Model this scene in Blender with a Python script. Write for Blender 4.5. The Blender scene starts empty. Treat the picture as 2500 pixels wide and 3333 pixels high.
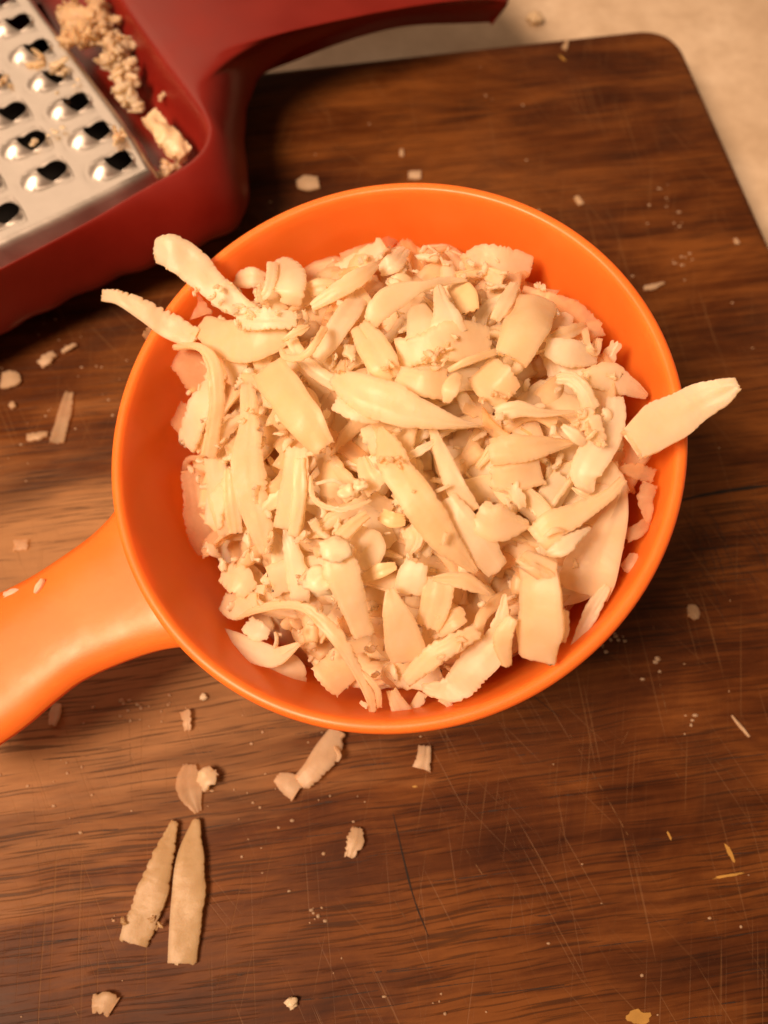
import bpy, bmesh, math, random
import numpy as np
from mathutils import Vector, Matrix, noise

# ------------------------------------------------------------------ camera, world, light, exposure
S = 0.01                                   # code below works in centimetres
sc = bpy.context.scene
col = sc.collection
F, TH, H = 2700.0, math.radians(24), 16.7
cd = bpy.data.cameras.new('camera'); cam = bpy.data.objects.new('camera', cd); col.objects.link(cam)
cam.location = (0, 0, H*S); cam.rotation_euler = (TH, 0, 0)
cd.sensor_fit = 'VERTICAL'; cd.sensor_height = 36; cd.sensor_width = 27; cd.lens = 36*F/3333
cd.clip_start = 0.01; cd.clip_end = 50
cd.dof.use_dof = True; cd.dof.focus_distance = 0.132; cd.dof.aperture_fstop = 16
sc.camera = cam
w = bpy.data.worlds.new('World'); sc.world = w; w.use_nodes = True
bg = w.node_tree.nodes['Background']; bg.inputs[0].default_value = (1, .58, .34, 1); bg.inputs[1].default_value = 0.20
def lamp(name, loc, target, size, power, color):
    l = bpy.data.lights.new(name, 'AREA'); l.shape = 'DISK'; l.size = size; l.energy = power; l.color = color
    o = bpy.data.objects.new(name, l); col.objects.link(o); o.location = loc
    o.rotation_euler = (Vector(target)-Vector(loc)).to_track_quat('-Z', 'Y').to_euler()
l = bpy.data.lights.new('kitchen_lamp', 'SPOT'); l.energy = 42; l.color = (1, .635, .40); l.shadow_soft_size = .13; l.spot_size = math.radians(50); l.spot_blend = 1.0
o = bpy.data.objects.new('kitchen_lamp', l); col.objects.link(o); o.location = (-.34, -.13, .61)
o.rotation_euler = (Vector((.015, .125, .02))-Vector(o.location)).to_track_quat('-Z', 'Y').to_euler()
lamp('added_sheen_light', (-.56, .98, .88), (-.04, .12, 0), .9, 3.2, (1, .66, .42))  # added soft light that gives the steel plate and left board their sheen
sc.view_settings.view_transform = 'Standard'; sc.view_settings.look = 'None'
sc.view_settings.exposure = 0.0; sc.view_settings.gamma = 1
sc.cycles.use_denoising = True
sc.cycles.max_bounces = 14; sc.cycles.transparent_max_bounces = 16; sc.cycles.sample_clamp_indirect = 6
rng = random.Random(7)

# ------------------------------------------------------------------ unprojection helpers (photo pixel -> point on a real plane)
c_, s_ = math.cos(TH), math.sin(TH)
def ray(px, py):
    x, y, z = px-1250, -(py-1666.5), -F
    return np.array([x, y*c_-z*s_, y*s_+z*c_])/F
CAM = np.array([0, 0, H])
def W(px, py, z=0.0):
    r = ray(px, py); return CAM + r*((z-H)/r[2])
def to_world(v):
    x, y, z = v; return np.array([x, y*c_-z*s_, y*s_+z*c_])
# the cup's rim circle
RIM = 4.75
RC = CAM + to_world((0.0, 1.29, -13.53))
RN = to_world((-.153, .254, .955)); RN /= np.linalg.norm(RN)
E1 = np.array([1., 0, 0]); E1 -= RN*(E1@RN); E1 /= np.linalg.norm(E1)
E2 = np.cross(RN, E1)
def cup(x, y, z): return RC + E1*x + E2*y + RN*z
def P_rim(px, py, h=0.0):
    r = ray(px, py); t = ((RC+RN*h-CAM)@RN)/(r@RN); return CAM+r*t
def in_cup(p):
    d = p-RC; return d@E1, d@E2, d@RN
EDGE = [(-180,-2.15),(-150,-2.5),(-120,-2.05),(-90,-1.2),(-45,-.85),(0,-.75),(45,-1.0),(90,-1.35),(120,-.95),(140,-.55),(160,-1.3),(180,-2.15)]
def heap_h(x, y):
    r = min(math.hypot(x, y)/4.5, 1.0); a = math.degrees(math.atan2(y, x))
    e = float(np.interp(a, [k[0] for k in EDGE], [k[1] for k in EDGE]))
    return .45*(1-r**2.2) + e*r**2.2
def Hp(px, py, h):                        # point h cm above the heap surface
    z = 0.0
    for _ in range(14):
        p = P_rim(px, py, z+h); x, y, _z = in_cup(p); z = .5*z + .5*heap_h(x, y)
    return P_rim(px, py, z+h)

# ------------------------------------------------------------------ mesh / object helpers
def link(o): col.objects.link(o); return o
def mesh_obj(name, verts, faces, mat, parent=None, smooth=True, origin=None, sharp=None):
    v = np.asarray(verts, float); edge = v[:, 3] if v.shape[1] == 4 else None; v = v[:, :3]
    if origin is None: origin = v.mean(0) if parent is None else np.zeros(3)
    m = bpy.data.meshes.new(name); m.from_pydata(((v-origin)*S).tolist(), [], faces); m.update()
    if smooth:
        m.polygons.foreach_set('use_smooth', [True]*len(m.polygons))
        if sharp: m.set_sharp_from_angle(angle=sharp)
    if edge is not None: m.attributes.new('thin_edge', 'FLOAT', 'POINT').data.foreach_set('value', edge.tolist())
    m.materials.append(mat)
    o = link(bpy.data.objects.new(name, m)); o.location = (np.asarray(origin)*S).tolist()
    if parent is not None: o.parent = parent
    return o
def empty(name, loc):
    o = link(bpy.data.objects.new(name, None)); o.location = (np.asarray(loc)*S).tolist(); o.empty_display_size = .01
    return o
def child(name, verts, faces, mat, parent, smooth=True):
    o = mesh_obj(name, verts, faces, mat, parent, smooth, origin=np.zeros(3))
    o.matrix_parent_inverse = Matrix.Translation(-Vector(parent.location)); return o
def tag(o, label=None, cat=None, group=None, kind=None):
    if label: o['label'] = label
    if cat: o['category'] = cat
    if group: o['group'] = group
    if kind: o['kind'] = kind
    return o
def loft(rings, closed=True, cap0=False, cap1=False):
    n = len(rings[0]); V = [p for r in rings for p in r]; Fc = []
    for i in range(len(rings)-1):
        for j in range(n if closed else n-1):
            k = (j+1) % n
            Fc.append((i*n+j, i*n+k, (i+1)*n+k, (i+1)*n+j))
    if cap0: Fc.append(tuple(range(n))[::-1])
    if cap1: Fc.append(tuple((len(rings)-1)*n+j for j in range(n)))
    return V, Fc
def catmull(pts, k):
    pts = np.asarray(pts, float)
    d = np.r_[0, np.cumsum(np.linalg.norm(np.diff(pts[:, :3], axis=0), axis=1)+1e-9)]
    P = np.vstack([2*pts[0]-pts[1], pts, 2*pts[-1]-pts[-2]])
    out = []
    for t in np.linspace(0, d[-1], k):
        i = min(np.searchsorted(d, t, 'right')-1, len(pts)-2); u = (t-d[i])/(d[i+1]-d[i])
        p0, p1, p2, p3 = P[i], P[i+1], P[i+2], P[i+3]
        out.append(.5*((2*p1)+(-p0+p2)*u+(2*p0-5*p1+4*p2-p3)*u*u+(-p0+3*p1-3*p2+p3)*u**3))
    return np.array(out)

# ------------------------------------------------------------------ materials
def new_mat(name):
    m = bpy.data.materials.new(name); m.use_nodes = True; nt = m.node_tree; return m, nt, nt.nodes['Principled BSDF']
def N(nt, t, **kw):
    n = nt.nodes.new(t)
    for k, v in kw.items():
        if k.startswith('i_'): n.inputs[k[2:].replace('_', ' ')].default_value = v
        else: setattr(n, k, v)
    return n
def ramp(nt, src, stops, interp='LINEAR'):
    r = nt.nodes.new('ShaderNodeValToRGB'); r.color_ramp.interpolation = interp; el = r.color_ramp.elements
    while len(el) < len(stops): el.new(.5)
    for e, (p, c) in zip(el, stops): e.position = p; e.color = (*c, 1) if len(c) == 3 else c
    nt.links.new(src, r.inputs[0]); return r.outputs[0]
def mix(nt, fac, a, b, mode='MIX'):
    n = nt.nodes.new('ShaderNodeMix'); n.data_type = 'RGBA'; n.blend_type = mode
    for s, x in ((0, fac), (6, a), (7, b)):
        if hasattr(x, 'is_linked'): nt.links.new(x, n.inputs[s])
        else: n.inputs[s].default_value = x if s == 0 else (*x, 1)
    return n.outputs[2]
def math_n(nt, op, a, b=None, c=None, clamp=False):
    n = nt.nodes.new('ShaderNodeMath'); n.operation = op; n.use_clamp = clamp
    for i, x in enumerate((a, b, c)):
        if x is None: continue
        if hasattr(x, 'is_linked'): nt.links.new(x, n.inputs[i])
        else: n.inputs[i].default_value = x
    return n.outputs[0]
def coords(nt, scale=(1, 1, 1), rot=(0, 0, 0), loc=(0, 0, 0), kind='Object'):
    tc = nt.nodes.new('ShaderNodeTexCoord'); mp = nt.nodes.new('ShaderNodeMapping')
    mp.inputs['Scale'].default_value = scale; mp.inputs['Rotation'].default_value = rot; mp.inputs['Location'].default_value = loc
    nt.links.new(tc.outputs[kind], mp.inputs[0]); return mp.outputs[0]
def noise_n(nt, vec, scale, detail=4, rough=.55, dist=0.0):
    n = nt.nodes.new('ShaderNodeTexNoise'); n.inputs['Scale'].default_value = scale; n.inputs['Detail'].default_value = detail
    n.inputs['Roughness'].default_value = rough; n.inputs['Distortion'].default_value = dist
    nt.links.new(vec, n.inputs['Vector']); return n.outputs[0]
def bump(nt, bsdf, height, strength, dist):
    b = nt.nodes.new('ShaderNodeBump'); b.inputs['Strength'].default_value = strength; b.inputs['Distance'].default_value = dist
    nt.links.new(height, b.inputs['Height']); nt.links.new(b.outputs[0], bsdf.inputs['Normal'])

def cheese_material(name, c0, c1, transl=.22, sss=.55, sheer=0.0):
    m, nt, b = new_mat(name)
    v = coords(nt)
    n1 = noise_n(nt, v, 260, 5, .6); n2 = noise_n(nt, v, 1400, 3, .6)
    oi = nt.nodes.new('ShaderNodeObjectInfo')
    f = math_n(nt, 'ADD', math_n(nt, 'MULTIPLY', n1, .6), math_n(nt, 'MULTIPLY', oi.outputs['Random'], .6), clamp=True)
    cc = ramp(nt, f, [(.25, c0), (.85, c1)])
    nt.links.new(cc, b.inputs['Base Color'])
    b.inputs['Roughness'].default_value = .37; b.inputs['Specular IOR Level'].default_value = .5
    b.inputs['Subsurface Weight'].default_value = sss; b.inputs['Subsurface Radius'].default_value = (1, .66, .34); b.inputs['Subsurface Scale'].default_value = .003
    n3 = noise_n(nt, v, 3200, 2, .6); bump(nt, b, math_n(nt, 'ADD', math_n(nt, 'ADD', n1, math_n(nt, 'MULTIPLY', n2, .6)), math_n(nt, 'MULTIPLY', n3, .3)), .22, .00025)
    tr = nt.nodes.new('ShaderNodeBsdfTranslucent'); nt.links.new(cc, tr.inputs[0])
    mx = nt.nodes.new('ShaderNodeMixShader'); mx.inputs[0].default_value = transl
    nt.links.new(b.outputs[0], mx.inputs[1]); nt.links.new(tr.outputs[0], mx.inputs[2])
    out = mx.outputs[0]
    at = nt.nodes.new('ShaderNodeAttribute'); at.attribute_name = 'thin_edge'
    te = nt.nodes.new('ShaderNodeBsdfTransparent'); te.inputs[0].default_value = (1, .90, .74, 1)
    m1 = nt.nodes.new('ShaderNodeMixShader'); nt.links.new(math_n(nt, 'MULTIPLY', at.outputs['Fac'], .28), m1.inputs[0])
    nt.links.new(out, m1.inputs[1]); nt.links.new(te.outputs[0], m1.inputs[2]); out = m1.outputs[0]
    if sheer:                                    # wet paper-thin slice: what lies behind shows through
        tp = nt.nodes.new('ShaderNodeBsdfTransparent'); tp.inputs[0].default_value = (1, .86, .66, 1)
        m2 = nt.nodes.new('ShaderNodeMixShader'); nt.links.new(math_n(nt, 'MULTIPLY_ADD', n1, -.35, sheer+.17), m2.inputs[0])
        nt.links.new(out, m2.inputs[1]); nt.links.new(tp.outputs[0], m2.inputs[2]); out = m2.outputs[0]
    nt.links.new(out, nt.nodes['Material Output'].inputs[0]); return m
M_cheese = cheese_material('cheese', (.955, .78, .52), (.99, .92, .75), .58, .4)
M_thin = cheese_material('thin_cheese', (.95, .76, .52), (.98, .85, .65), .55, .1, .60)
M_scrap = cheese_material('dry_cheese_scrap', (.88, .70, .48), (.95, .81, .63), .45, .1, .40)
M_slice = cheese_material('shaded_cheese_slice', (.64, .44, .22), (.72, .55, .32), .42, .2, .14)  # slices lie in dimmer light; that shade is put into this darker colour
M_lump = cheese_material('crumbly_cheese', (.93, .74, .48), (.96, .84, .62), .35, .15)
M_rind = cheese_material('golden_cheese', (.90, .68, .38), (.94, .78, .50), .45, 0)

def orange_material():
    m, nt, b = new_mat('orange_plastic')
    v = coords(nt); n1 = noise_n(nt, v, 90, 4)
    nt.links.new(ramp(nt, n1, [(.3, (.94, .215, .030)), (.7, (.96, .25, .040))]), b.inputs['Base Color'])
    b.inputs['Roughness'].default_value = .36
    nt.links.new(ramp(nt, noise_n(nt, v, 160, 5), [(.3, (.33,)*3), (.7, (.46,)*3)]), b.inputs['Roughness'])
    b.inputs['Subsurface Weight'].default_value = .35; b.inputs['Subsurface Radius'].default_value = (1, .25, .06); b.inputs['Subsurface Scale'].default_value = .004
    bump(nt, b, noise_n(nt, v, 900, 3), .05, .0003)
    tr = nt.nodes.new('ShaderNodeBsdfTranslucent'); tr.inputs[0].default_value = (.97, .27, .03, 1)
    mx = nt.nodes.new('ShaderNodeMixShader'); mx.inputs[0].default_value = .22
    nt.links.new(b.outputs[0], mx.inputs[1]); nt.links.new(tr.outputs[0], mx.inputs[2])
    nt.links.new(mx.outputs[0], nt.nodes['Material Output'].inputs[0]); return m
M_orange = orange_material()

def red_material():
    m, nt, b = new_mat('red_rubber_plastic')
    v = coords(nt); n1 = noise_n(nt, v, 70, 4); n2 = noise_n(nt, v, 1500, 2)
    nt.links.new(ramp(nt, n1, [(.3, (.165, .0085, .0052)), (.7, (.205, .0115, .0065))]), b.inputs['Base Color'])
    nt.links.new(ramp(nt, n1, [(.3, (.31,)*3), (.7, (.43,)*3)]), b.inputs['Roughness'])
    bump(nt, b, n2, .08, .0002); return m
M_red = red_material()

def steel_material():
    m, nt, b = new_mat('stainless_steel')
    v = coords(nt, (1, 14, 1), (0, 0, math.radians(-30))); n1 = noise_n(nt, v, 220, 4); n2 = noise_n(nt, coords(nt), 110, 4)
    nt.links.new(ramp(nt, n2, [(.3, (.60, .58, .55)), (.7, (.72, .70, .67))]), b.inputs['Base Color'])
    b.inputs['Metallic'].default_value = 1; b.inputs['Coat Weight'].default_value = .15; b.inputs['Coat Roughness'].default_value = .2
    nt.links.new(ramp(nt, math_n(nt, 'ADD', math_n(nt, 'MULTIPLY', n1, .4), math_n(nt, 'MULTIPLY', n2, .6)), [(.3, (.36,)*3), (.7, (.50,)*3)]), b.inputs['Roughness'])
    bump(nt, b, n1, .06, .0002); return m
M_steel = steel_material()

GR = math.radians(7.5)                    # grain runs along the board's top edge
def wood_material():
    m, nt, b = new_mat('oiled_acacia_wood')
    rot = (0, 0, -GR)
    warp = noise_n(nt, coords(nt), 14, 3)
    base = coords(nt, (1, 1, 1), rot)
    addv = nt.nodes.new('ShaderNodeVectorMath'); addv.operation = 'ADD'
    cmb = nt.nodes.new('ShaderNodeCombineXYZ'); nt.links.new(math_n(nt, 'MULTIPLY', math_n(nt, 'SUBTRACT', warp, .5), .006), cmb.inputs[1])
    nt.links.new(base, addv.inputs[0]); nt.links.new(cmb.outputs[0], addv.inputs[1])
    def stretched(sx, sy):
        q = nt.nodes.new('ShaderNodeVectorMath'); q.operation = 'MULTIPLY'; nt.links.new(addv.outputs[0], q.inputs[0]); q.inputs[1].default_value = (sx, sy, 1); return q.outputs[0]
    big = noise_n(nt, stretched(.55, 1.0), 34, 7, .66, .7)
    band = noise_n(nt, stretched(.13, 1.0), 85, 5, .62, .2)
    fine = noise_n(nt, stretched(.04, 1.0), 800, 4, .65)
    f = math_n(nt, 'ADD', math_n(nt, 'MULTIPLY', big, .50), math_n(nt, 'MULTIPLY', band, .42))
    f = math_n(nt, 'ADD', f, math_n(nt, 'MULTIPLY', fine, .24))
    c = ramp(nt, f, [(.36, (.0085, .0019, .0006)), (.45, (.033, .0078, .0015)), (.55, (.082, .0235, .0044)), (.67, (.175, .060, .0120))])
    # pale area at left: paler wood, plus the light and sheen there painted in
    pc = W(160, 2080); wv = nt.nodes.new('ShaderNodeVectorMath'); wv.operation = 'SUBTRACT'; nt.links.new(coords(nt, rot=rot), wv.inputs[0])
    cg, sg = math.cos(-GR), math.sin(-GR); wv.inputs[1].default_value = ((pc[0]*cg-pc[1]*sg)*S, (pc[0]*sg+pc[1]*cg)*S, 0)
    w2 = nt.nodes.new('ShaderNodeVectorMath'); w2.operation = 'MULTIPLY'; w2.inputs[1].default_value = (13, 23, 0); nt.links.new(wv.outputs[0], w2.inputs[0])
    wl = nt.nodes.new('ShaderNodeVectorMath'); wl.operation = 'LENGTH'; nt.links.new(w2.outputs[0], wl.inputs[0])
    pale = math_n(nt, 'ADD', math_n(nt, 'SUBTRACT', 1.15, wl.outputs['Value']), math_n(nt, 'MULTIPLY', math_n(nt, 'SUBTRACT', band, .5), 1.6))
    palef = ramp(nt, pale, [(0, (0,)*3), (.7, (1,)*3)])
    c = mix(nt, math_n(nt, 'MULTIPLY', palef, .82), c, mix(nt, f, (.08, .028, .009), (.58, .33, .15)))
    # pores: short dark dashes along the grain
    por = noise_n(nt, stretched(.026, 1.0), 2000, 2, .5)
    pm = noise_n(nt, stretched(.3, 1.0), 60, 3)
    pore = ramp(nt, math_n(nt, 'ADD', por, math_n(nt, 'MULTIPLY', math_n(nt, 'SUBTRACT', pm, .5), .35)), [(.555, (0,)*3), (.63, (1,)*3)])
    c = mix(nt, math_n(nt, 'MULTIPLY', pore, .6), c, (.016, .006, .003))
    # fine knife scratches, three directions, worn pale
    sc_sum = None
    for ang, s, th, pat, seed in ((96, 1900, .72, 24, 1.0), (118, 2100, .73, 20, 5.0), (80, 2300, .72, 30, 9.0), (134, 1900, .75, 18, 13.0)):
        vv = coords(nt, (1, 1, 1), (0, 0, -math.radians(ang)), (seed, seed*.7, 0))
        q = nt.nodes.new('ShaderNodeVectorMath'); q.operation = 'MULTIPLY'; nt.links.new(vv, q.inputs[0]); q.inputs[1].default_value = (.014, 1, 1)
        n1 = noise_n(nt, q.outputs[0], s, 1, .4)
        msk = noise_n(nt, coords(nt, loc=(seed, 0, 0)), pat, 3)
        sline = ramp(nt, math_n(nt, 'ADD', n1, math_n(nt, 'MULTIPLY', math_n(nt, 'SUBTRACT', msk, .5), .30)), [(th-.03, (0,)*3), (th+.05, (1,)*3)])
        sc_sum = sline if sc_sum is None else math_n(nt, 'MAXIMUM', sc_sum, sline)
    c = mix(nt, math_n(nt, 'MULTIPLY', sc_sum, .34), c, (.22, .11, .042))
    # dull bloom left by washing, in patches
    bl = ramp(nt, noise_n(nt, coords(nt, loc=(2, 4, 0)), 22, 5, .65), [(.48, (0,)*3), (.72, (1,)*3)])
    c = mix(nt, math_n(nt, 'MULTIPLY', bl, .12), c, (.20, .10, .045))
    nt.links.new(c, b.inputs['Base Color'])
    r = math_n(nt, 'ADD', math_n(nt, 'MULTIPLY', noise_n(nt, coords(nt), 40, 5), .25), math_n(nt, 'MULTIPLY', fine, .25))
    nt.links.new(math_n(nt, 'ADD', r, .28), b.inputs['Roughness'])
    b.inputs['Specular IOR Level'].default_value = .22
    hgt = math_n(nt, 'SUBTRACT', math_n(nt, 'MULTIPLY', fine, .3), math_n(nt, 'ADD', math_n(nt, 'MULTIPLY', pore, .8), math_n(nt, 'MULTIPLY', sc_sum, .5)))
    bump(nt, b, hgt, .35, .00022); return m
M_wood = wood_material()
def plain(name, c, rough, var=.15, scale=300):
    m, nt, b = new_mat(name); n1 = noise_n(nt, coords(nt), scale, 4)
    lo = tuple(x*(1-var) for x in c); hi = tuple(min(1, x*(1+var)) for x in c)
    nt.links.new(ramp(nt, n1, [(.3, lo), (.7, hi)]), b.inputs['Base Color']); b.inputs['Roughness'].default_value = rough; return m
M_cut = plain('bare_wood_in_knife_cuts', (.15, .068, .021), .7)
def broken(m, scale, lo, hi):
    nt = m.node_tree; b = nt.nodes['Principled BSDF']; a = ramp(nt, noise_n(nt, coords(nt), scale, 2, .5), [(lo, (0,)*3), (hi, (1,)*3)]); nt.links.new(a, b.inputs['Alpha'])
broken(M_cut, 700, .42, .62)
M_groove = plain('dark_grime_in_cracks', (.020, .008, .004), .7)
M_yellow = plain('golden_stain', (.42, .24, .05), .6)
def counter_material():
    m, nt, b = new_mat('beige_laminate')
    v = coords(nt); n1 = noise_n(nt, v, 16, 5, .6); n2 = noise_n(nt, v, 240, 3)
    c = ramp(nt, n1, [(.35, (.56, .44, .31)), (.55, (.72, .60, .45)), (.72, (.86, .76, .61))])
    n3 = noise_n(nt, v, 60, 6, .7); c = mix(nt, math_n(nt, 'MULTIPLY', ramp(nt, n3, [(.42, (0,)*3), (.62, (1,)*3)]), .35), c, (.42, .31, .19)); c = mix(nt, math_n(nt, 'MULTIPLY', n2, .25), c, (.40, .31, .22)); nt.links.new(c, b.inputs['Base Color'])
    b.inputs['Roughness'].default_value = .42; bump(nt, b, n2, .06, .0004); return m
M_counter = counter_material()

# ------------------------------------------------------------------ counter and cutting board
BT = 1.9
g = 160
mesh_obj('countertop', [(-g, -g, -BT), (g, -g, -BT), (g, g, -BT), (-g, g, -BT)], [(0, 1, 2, 3)], M_counter, smooth=False)['kind'] = 'structure'
def rounded_poly(pts, rad, k=8):
    out = []; n = len(pts); pts = [np.array(p, float) for p in pts]
    for i in range(n):
        a, b, c = pts[i-1], pts[i], pts[(i+1) % n]
        r = rad[i] if hasattr(rad, '__len__') else rad
        u = (a-b)/np.linalg.norm(a-b); v = (c-b)/np.linalg.norm(c-b)
        ang = math.acos(np.clip(u@v, -1, 1)); d = r/math.tan(ang/2)
        p0, p1 = b+u*d, b+v*d
        for t in np.linspace(0, 1, k): out.append((1-t)**2*p0+2*t*(1-t)*b+t*t*p1)
    return np.array(out)
def offset_poly(P, d):                    # ccw polygon, + is outward
    t = np.roll(P, -1, 0)-np.roll(P, 1, 0); t /= np.linalg.norm(t, axis=1)[:, None]
    return P+np.c_[t[:, 1], -t[:, 0]]*d
kc = W(2170, 92)[:2]; du = W(905, 232)[:2]-W(2095, 100)[:2]; du /= np.linalg.norm(du)
dv = W(2480, 760)[:2]-W(2250, 240)[:2]; dv /= np.linalg.norm(dv)
kc = np.array(W(2095, 100)[:2]); q2 = np.array(W(2250, 240)[:2])
tt = np.linalg.solve(np.c_[-du, dv], kc-q2); K0 = q2+dv*tt[1]
bp = [K0, K0+du*40, K0+du*40+dv*34, K0+dv*34]
bpoly = offset_poly(rounded_poly(bp, 1.15, 12), .10)
rings = []
for dz, ins in ((-BT+.02, .22), (-BT+.2, .03), (-.22, 0), (-.09, .03), (-.02, .11), (0, .24)):
    rings.append([(*p, dz) for p in offset_poly(bpoly, -ins)])
V, Fc = loft(rings, True, True, True)
board = empty('cutting_board', (*(bpoly.mean(0)), -BT))
tag(board, 'dark brown worn wooden cutting board covered in knife scratches', 'cutting board')
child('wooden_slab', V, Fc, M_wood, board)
# knife cuts and cracks as real shallow strips on the board
def strip(pts, w0, z=.004, taper=True, seed=0):
    r = random.Random(seed); pts = catmull(np.array([list(p)+[0] for p in pts]) if len(pts[0]) == 2 else pts, 14)[:, :2]
    t = np.gradient(pts, axis=0); t /= np.linalg.norm(t, axis=1)[:, None]; nrm = np.c_[-t[:, 1], t[:, 0]]
    V, Fc = [], []
    for i, p in enumerate(pts):
        k = i/(len(pts)-1); ww = w0*(math.sin(math.pi*min(max(k, .04), .96))**.5 if taper else 1)*(.6+.7*r.random())*.5
        V += [(*(p-nrm[i]*ww), z), (*(p+nrm[i]*ww), z)]
        if i: Fc.append((2*i-2, 2*i-1, 2*i+1, 2*i))
    return V, Fc
def strips(name, lst, mat, z):
    V, Fc = [], []
    for i, (pts, w0) in enumerate(lst):
        v, f = strip([W(*p)[:2] for p in pts], w0, z, True, i); o = len(V); V += v; Fc += [tuple(a+o for a in q) for q in f]
    o = child(name, V, Fc, mat, board); o['kind'] = 'stuff'; return o
cuts = [([(1855, 2390), (1960, 2570), (2095, 2810)], .030), ([(1490, 2725), (1580, 2860), (1650, 2950)], .028), ([(1620, 2580), (1690, 2790)], .016),
        ([(2140, 2190), (2170, 2320)], .030), ([(1260, 2890), (1350, 3040)], .018), ([(2210, 1880), (2260, 1990)], .022), ([(2100, 1940), (2150, 2130)], .014),
        ([(210, 3230), (270, 3333), (290, 3400)], .026), ([(180, 3240), (205, 3400)], .024), ([(100, 2500), (130, 2860), (160, 3140)], .014), ([(420, 2340), (430, 2620)], .014),
        ([(860, 2580), (870, 2860)], .012), ([(20, 2250), (35, 2460)], .014), ([(660, 3050), (700, 3250)], .014), ([(2010, 2450), (2070, 2330)], .014), ([(2180, 2490), (2230, 2560)], .016),
        ([(1720, 2750), (1830, 2900)], .012), ([(2340, 1590), (2500, 1800)], .024), ([(2420, 1560), (2500, 1680)], .018), ([(1330, 250), (1370, 320)], .03), ([(1390, 500), (1480, 600)], .022),
        ([(50, 1760), (70, 1850)], .014), ([(2300, 2450), (2480, 2610)], .016), ([(1540, 2000), (1600, 2100)], .012), ([(1900, 2080), (2010, 2190)], .012)]
for _ in range(34):
    x, y = rng.uniform(0, 2500), rng.uniform(1000, 3330); a = math.radians(rng.choice((rng.gauss(100, 8), rng.gauss(62, 8), rng.gauss(120, 10)))); L = rng.uniform(60, 260)
    cuts.append(([(x, y), (x+L*.5*math.cos(a)+rng.uniform(-4, 4), y+L*.5*math.sin(a)), (x+L*math.cos(a), y+L*math.sin(a))], rng.uniform(.004, .009)))
cuts = [(a, b*.62) for a, b in cuts]
strips('knife_cuts', cuts, M_cut, .004)
cr = [([(2200, 1632), (2300, 1610), (2400, 1593), (2520, 1578)], .085), ([(1280, 2650), (1340, 2900), (1395, 3050)], .03), ([(1690, 2230), (1830, 2340)], .012)]
for i in range(16):
    x = 2190+i*21+rng.uniform(-8, 8); y = 1640+rng.uniform(-30, 160); L = rng.uniform(120, 300); cr.append(([(x, y), (x+L*.3, y+L*.45), (x+L*.5, y+L)], rng.uniform(.008, .018)))
for i in range(9):
    y = 1730+i*22; cr.append(([(2180+rng.uniform(0, 60), y), (2330, y-12), (2470+rng.uniform(-60, 60), y-24)], rng.uniform(.010, .022)))
for _ in range(60):
    x, y = rng.uniform(0, 2400), rng.uniform(2350, 3330); L = rng.uniform(60, 340); cr.append(([(x, y), (x+L*.5, y-L*.06+rng.uniform(-6, 6)), (x+L, y-L*.12)], rng.uniform(.008, .020)))
for _ in range(40):
    x, y = rng.uniform(0, 330), rng.uniform(1250, 2500); L = rng.uniform(40, 200); cr.append(([(x, y), (x+L*.5, y-L*.05), (x+L, y-L*.08)], rng.uniform(.006, .014)))
broken(M_groove, 500, .34, .48); strips('grain_cracks', cr[3:], M_groove, .0065)
M_crack = plain('black_gap_in_wood', (.008, .004, .002), .8); strips('board_crack', cr[:3], M_crack, .008)
def patch(name, px, py, w, l, ang, mat, z, parent, seed):
    r = random.Random(seed); c = W(px, py)[:2]; n = 18; V = []
    for i in range(n):
        a = 2*math.pi*i/n; k = .7+.5*r.random(); x, y = l/2*k*math.cos(a), w/2*k*math.sin(a); ca, sa = math.cos(ang), math.sin(ang)
        V.append((c[0]+x*ca-y*sa, c[1]+x*sa+y*ca, z))
    return child(name, V, [tuple(range(n))], mat, parent)
for i, (a) in enumerate(((2375, 2775, .09, .32, -1.2), (2370, 2850, .05, .6, .15), (2075, 3310, .22, .42, .1), (1350, 2560, .04, .1, 0), (2178, 2720, .05, .17, -1.1), (1830, 190, .06, .3, -1.0))):
    patch('golden_stain', *a, M_yellow, .009+i*.0002, board, i)

# ------------------------------------------------------------------ measuring cup
DEP = 4.35
prof = [(0, -DEP+.16), (2.6, -DEP+.16), (3.25, -DEP+.26), (3.58, -DEP+.62), (3.72, -DEP+1.1), (4.05, -2.1), (4.36, -.8), (4.47, -.25), (4.53, -.08), (4.56, -.025), (4.60, 0), (4.67, .0), (4.72, -.03), (4.75, -.10), (4.745, -.22), (4.70, -.34), (4.64, -.40), (4.58, -.50),
        (4.52, -.8), (4.23, -2.1), (3.90, -DEP+1.0), (3.76, -DEP+.55), (3.45, -DEP+.12), (3.1, -DEP), (2.6, -DEP+.0), (0, -DEP+.02)]
nseg = 160
base_pt = cup(0, 0, -DEP)
mc = empty('measuring_cup', base_pt)
tag(mc, 'round orange plastic measuring cup with handle, filled with shaved cheese', 'measuring cup')
rings = []
for r, z in prof:
    rings.append([cup(max(r, .001)*math.cos(a), max(r, .001)*math.sin(a), z+.012*math.sin(2*a+1)*(1 if z > -1 else 0)) for a in np.linspace(0, 2*math.pi, nseg, endpoint=False)])
V, Fc = loft(rings, True, True, True)
child('bowl', V, Fc, M_orange, mc)
up = [(350, 1612), (313, 1681), (259, 1741), (181, 1801), (90, 1862), (0, 1910), (-110, 1962), (-260, 2030), (-420, 2100), (-560, 2170)]
lo = [(592, 2112), (482, 2121), (362, 2157), (241, 2211), (151, 2278), (60, 2356), (-30, 2420), (-160, 2500), (-310, 2560), (-450, 2570)]
U_ = catmull([P_rim(*p, -.05) for p in up], 44); L_ = catmull([P_rim(*p, -.05) for p in lo], 44)
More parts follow.
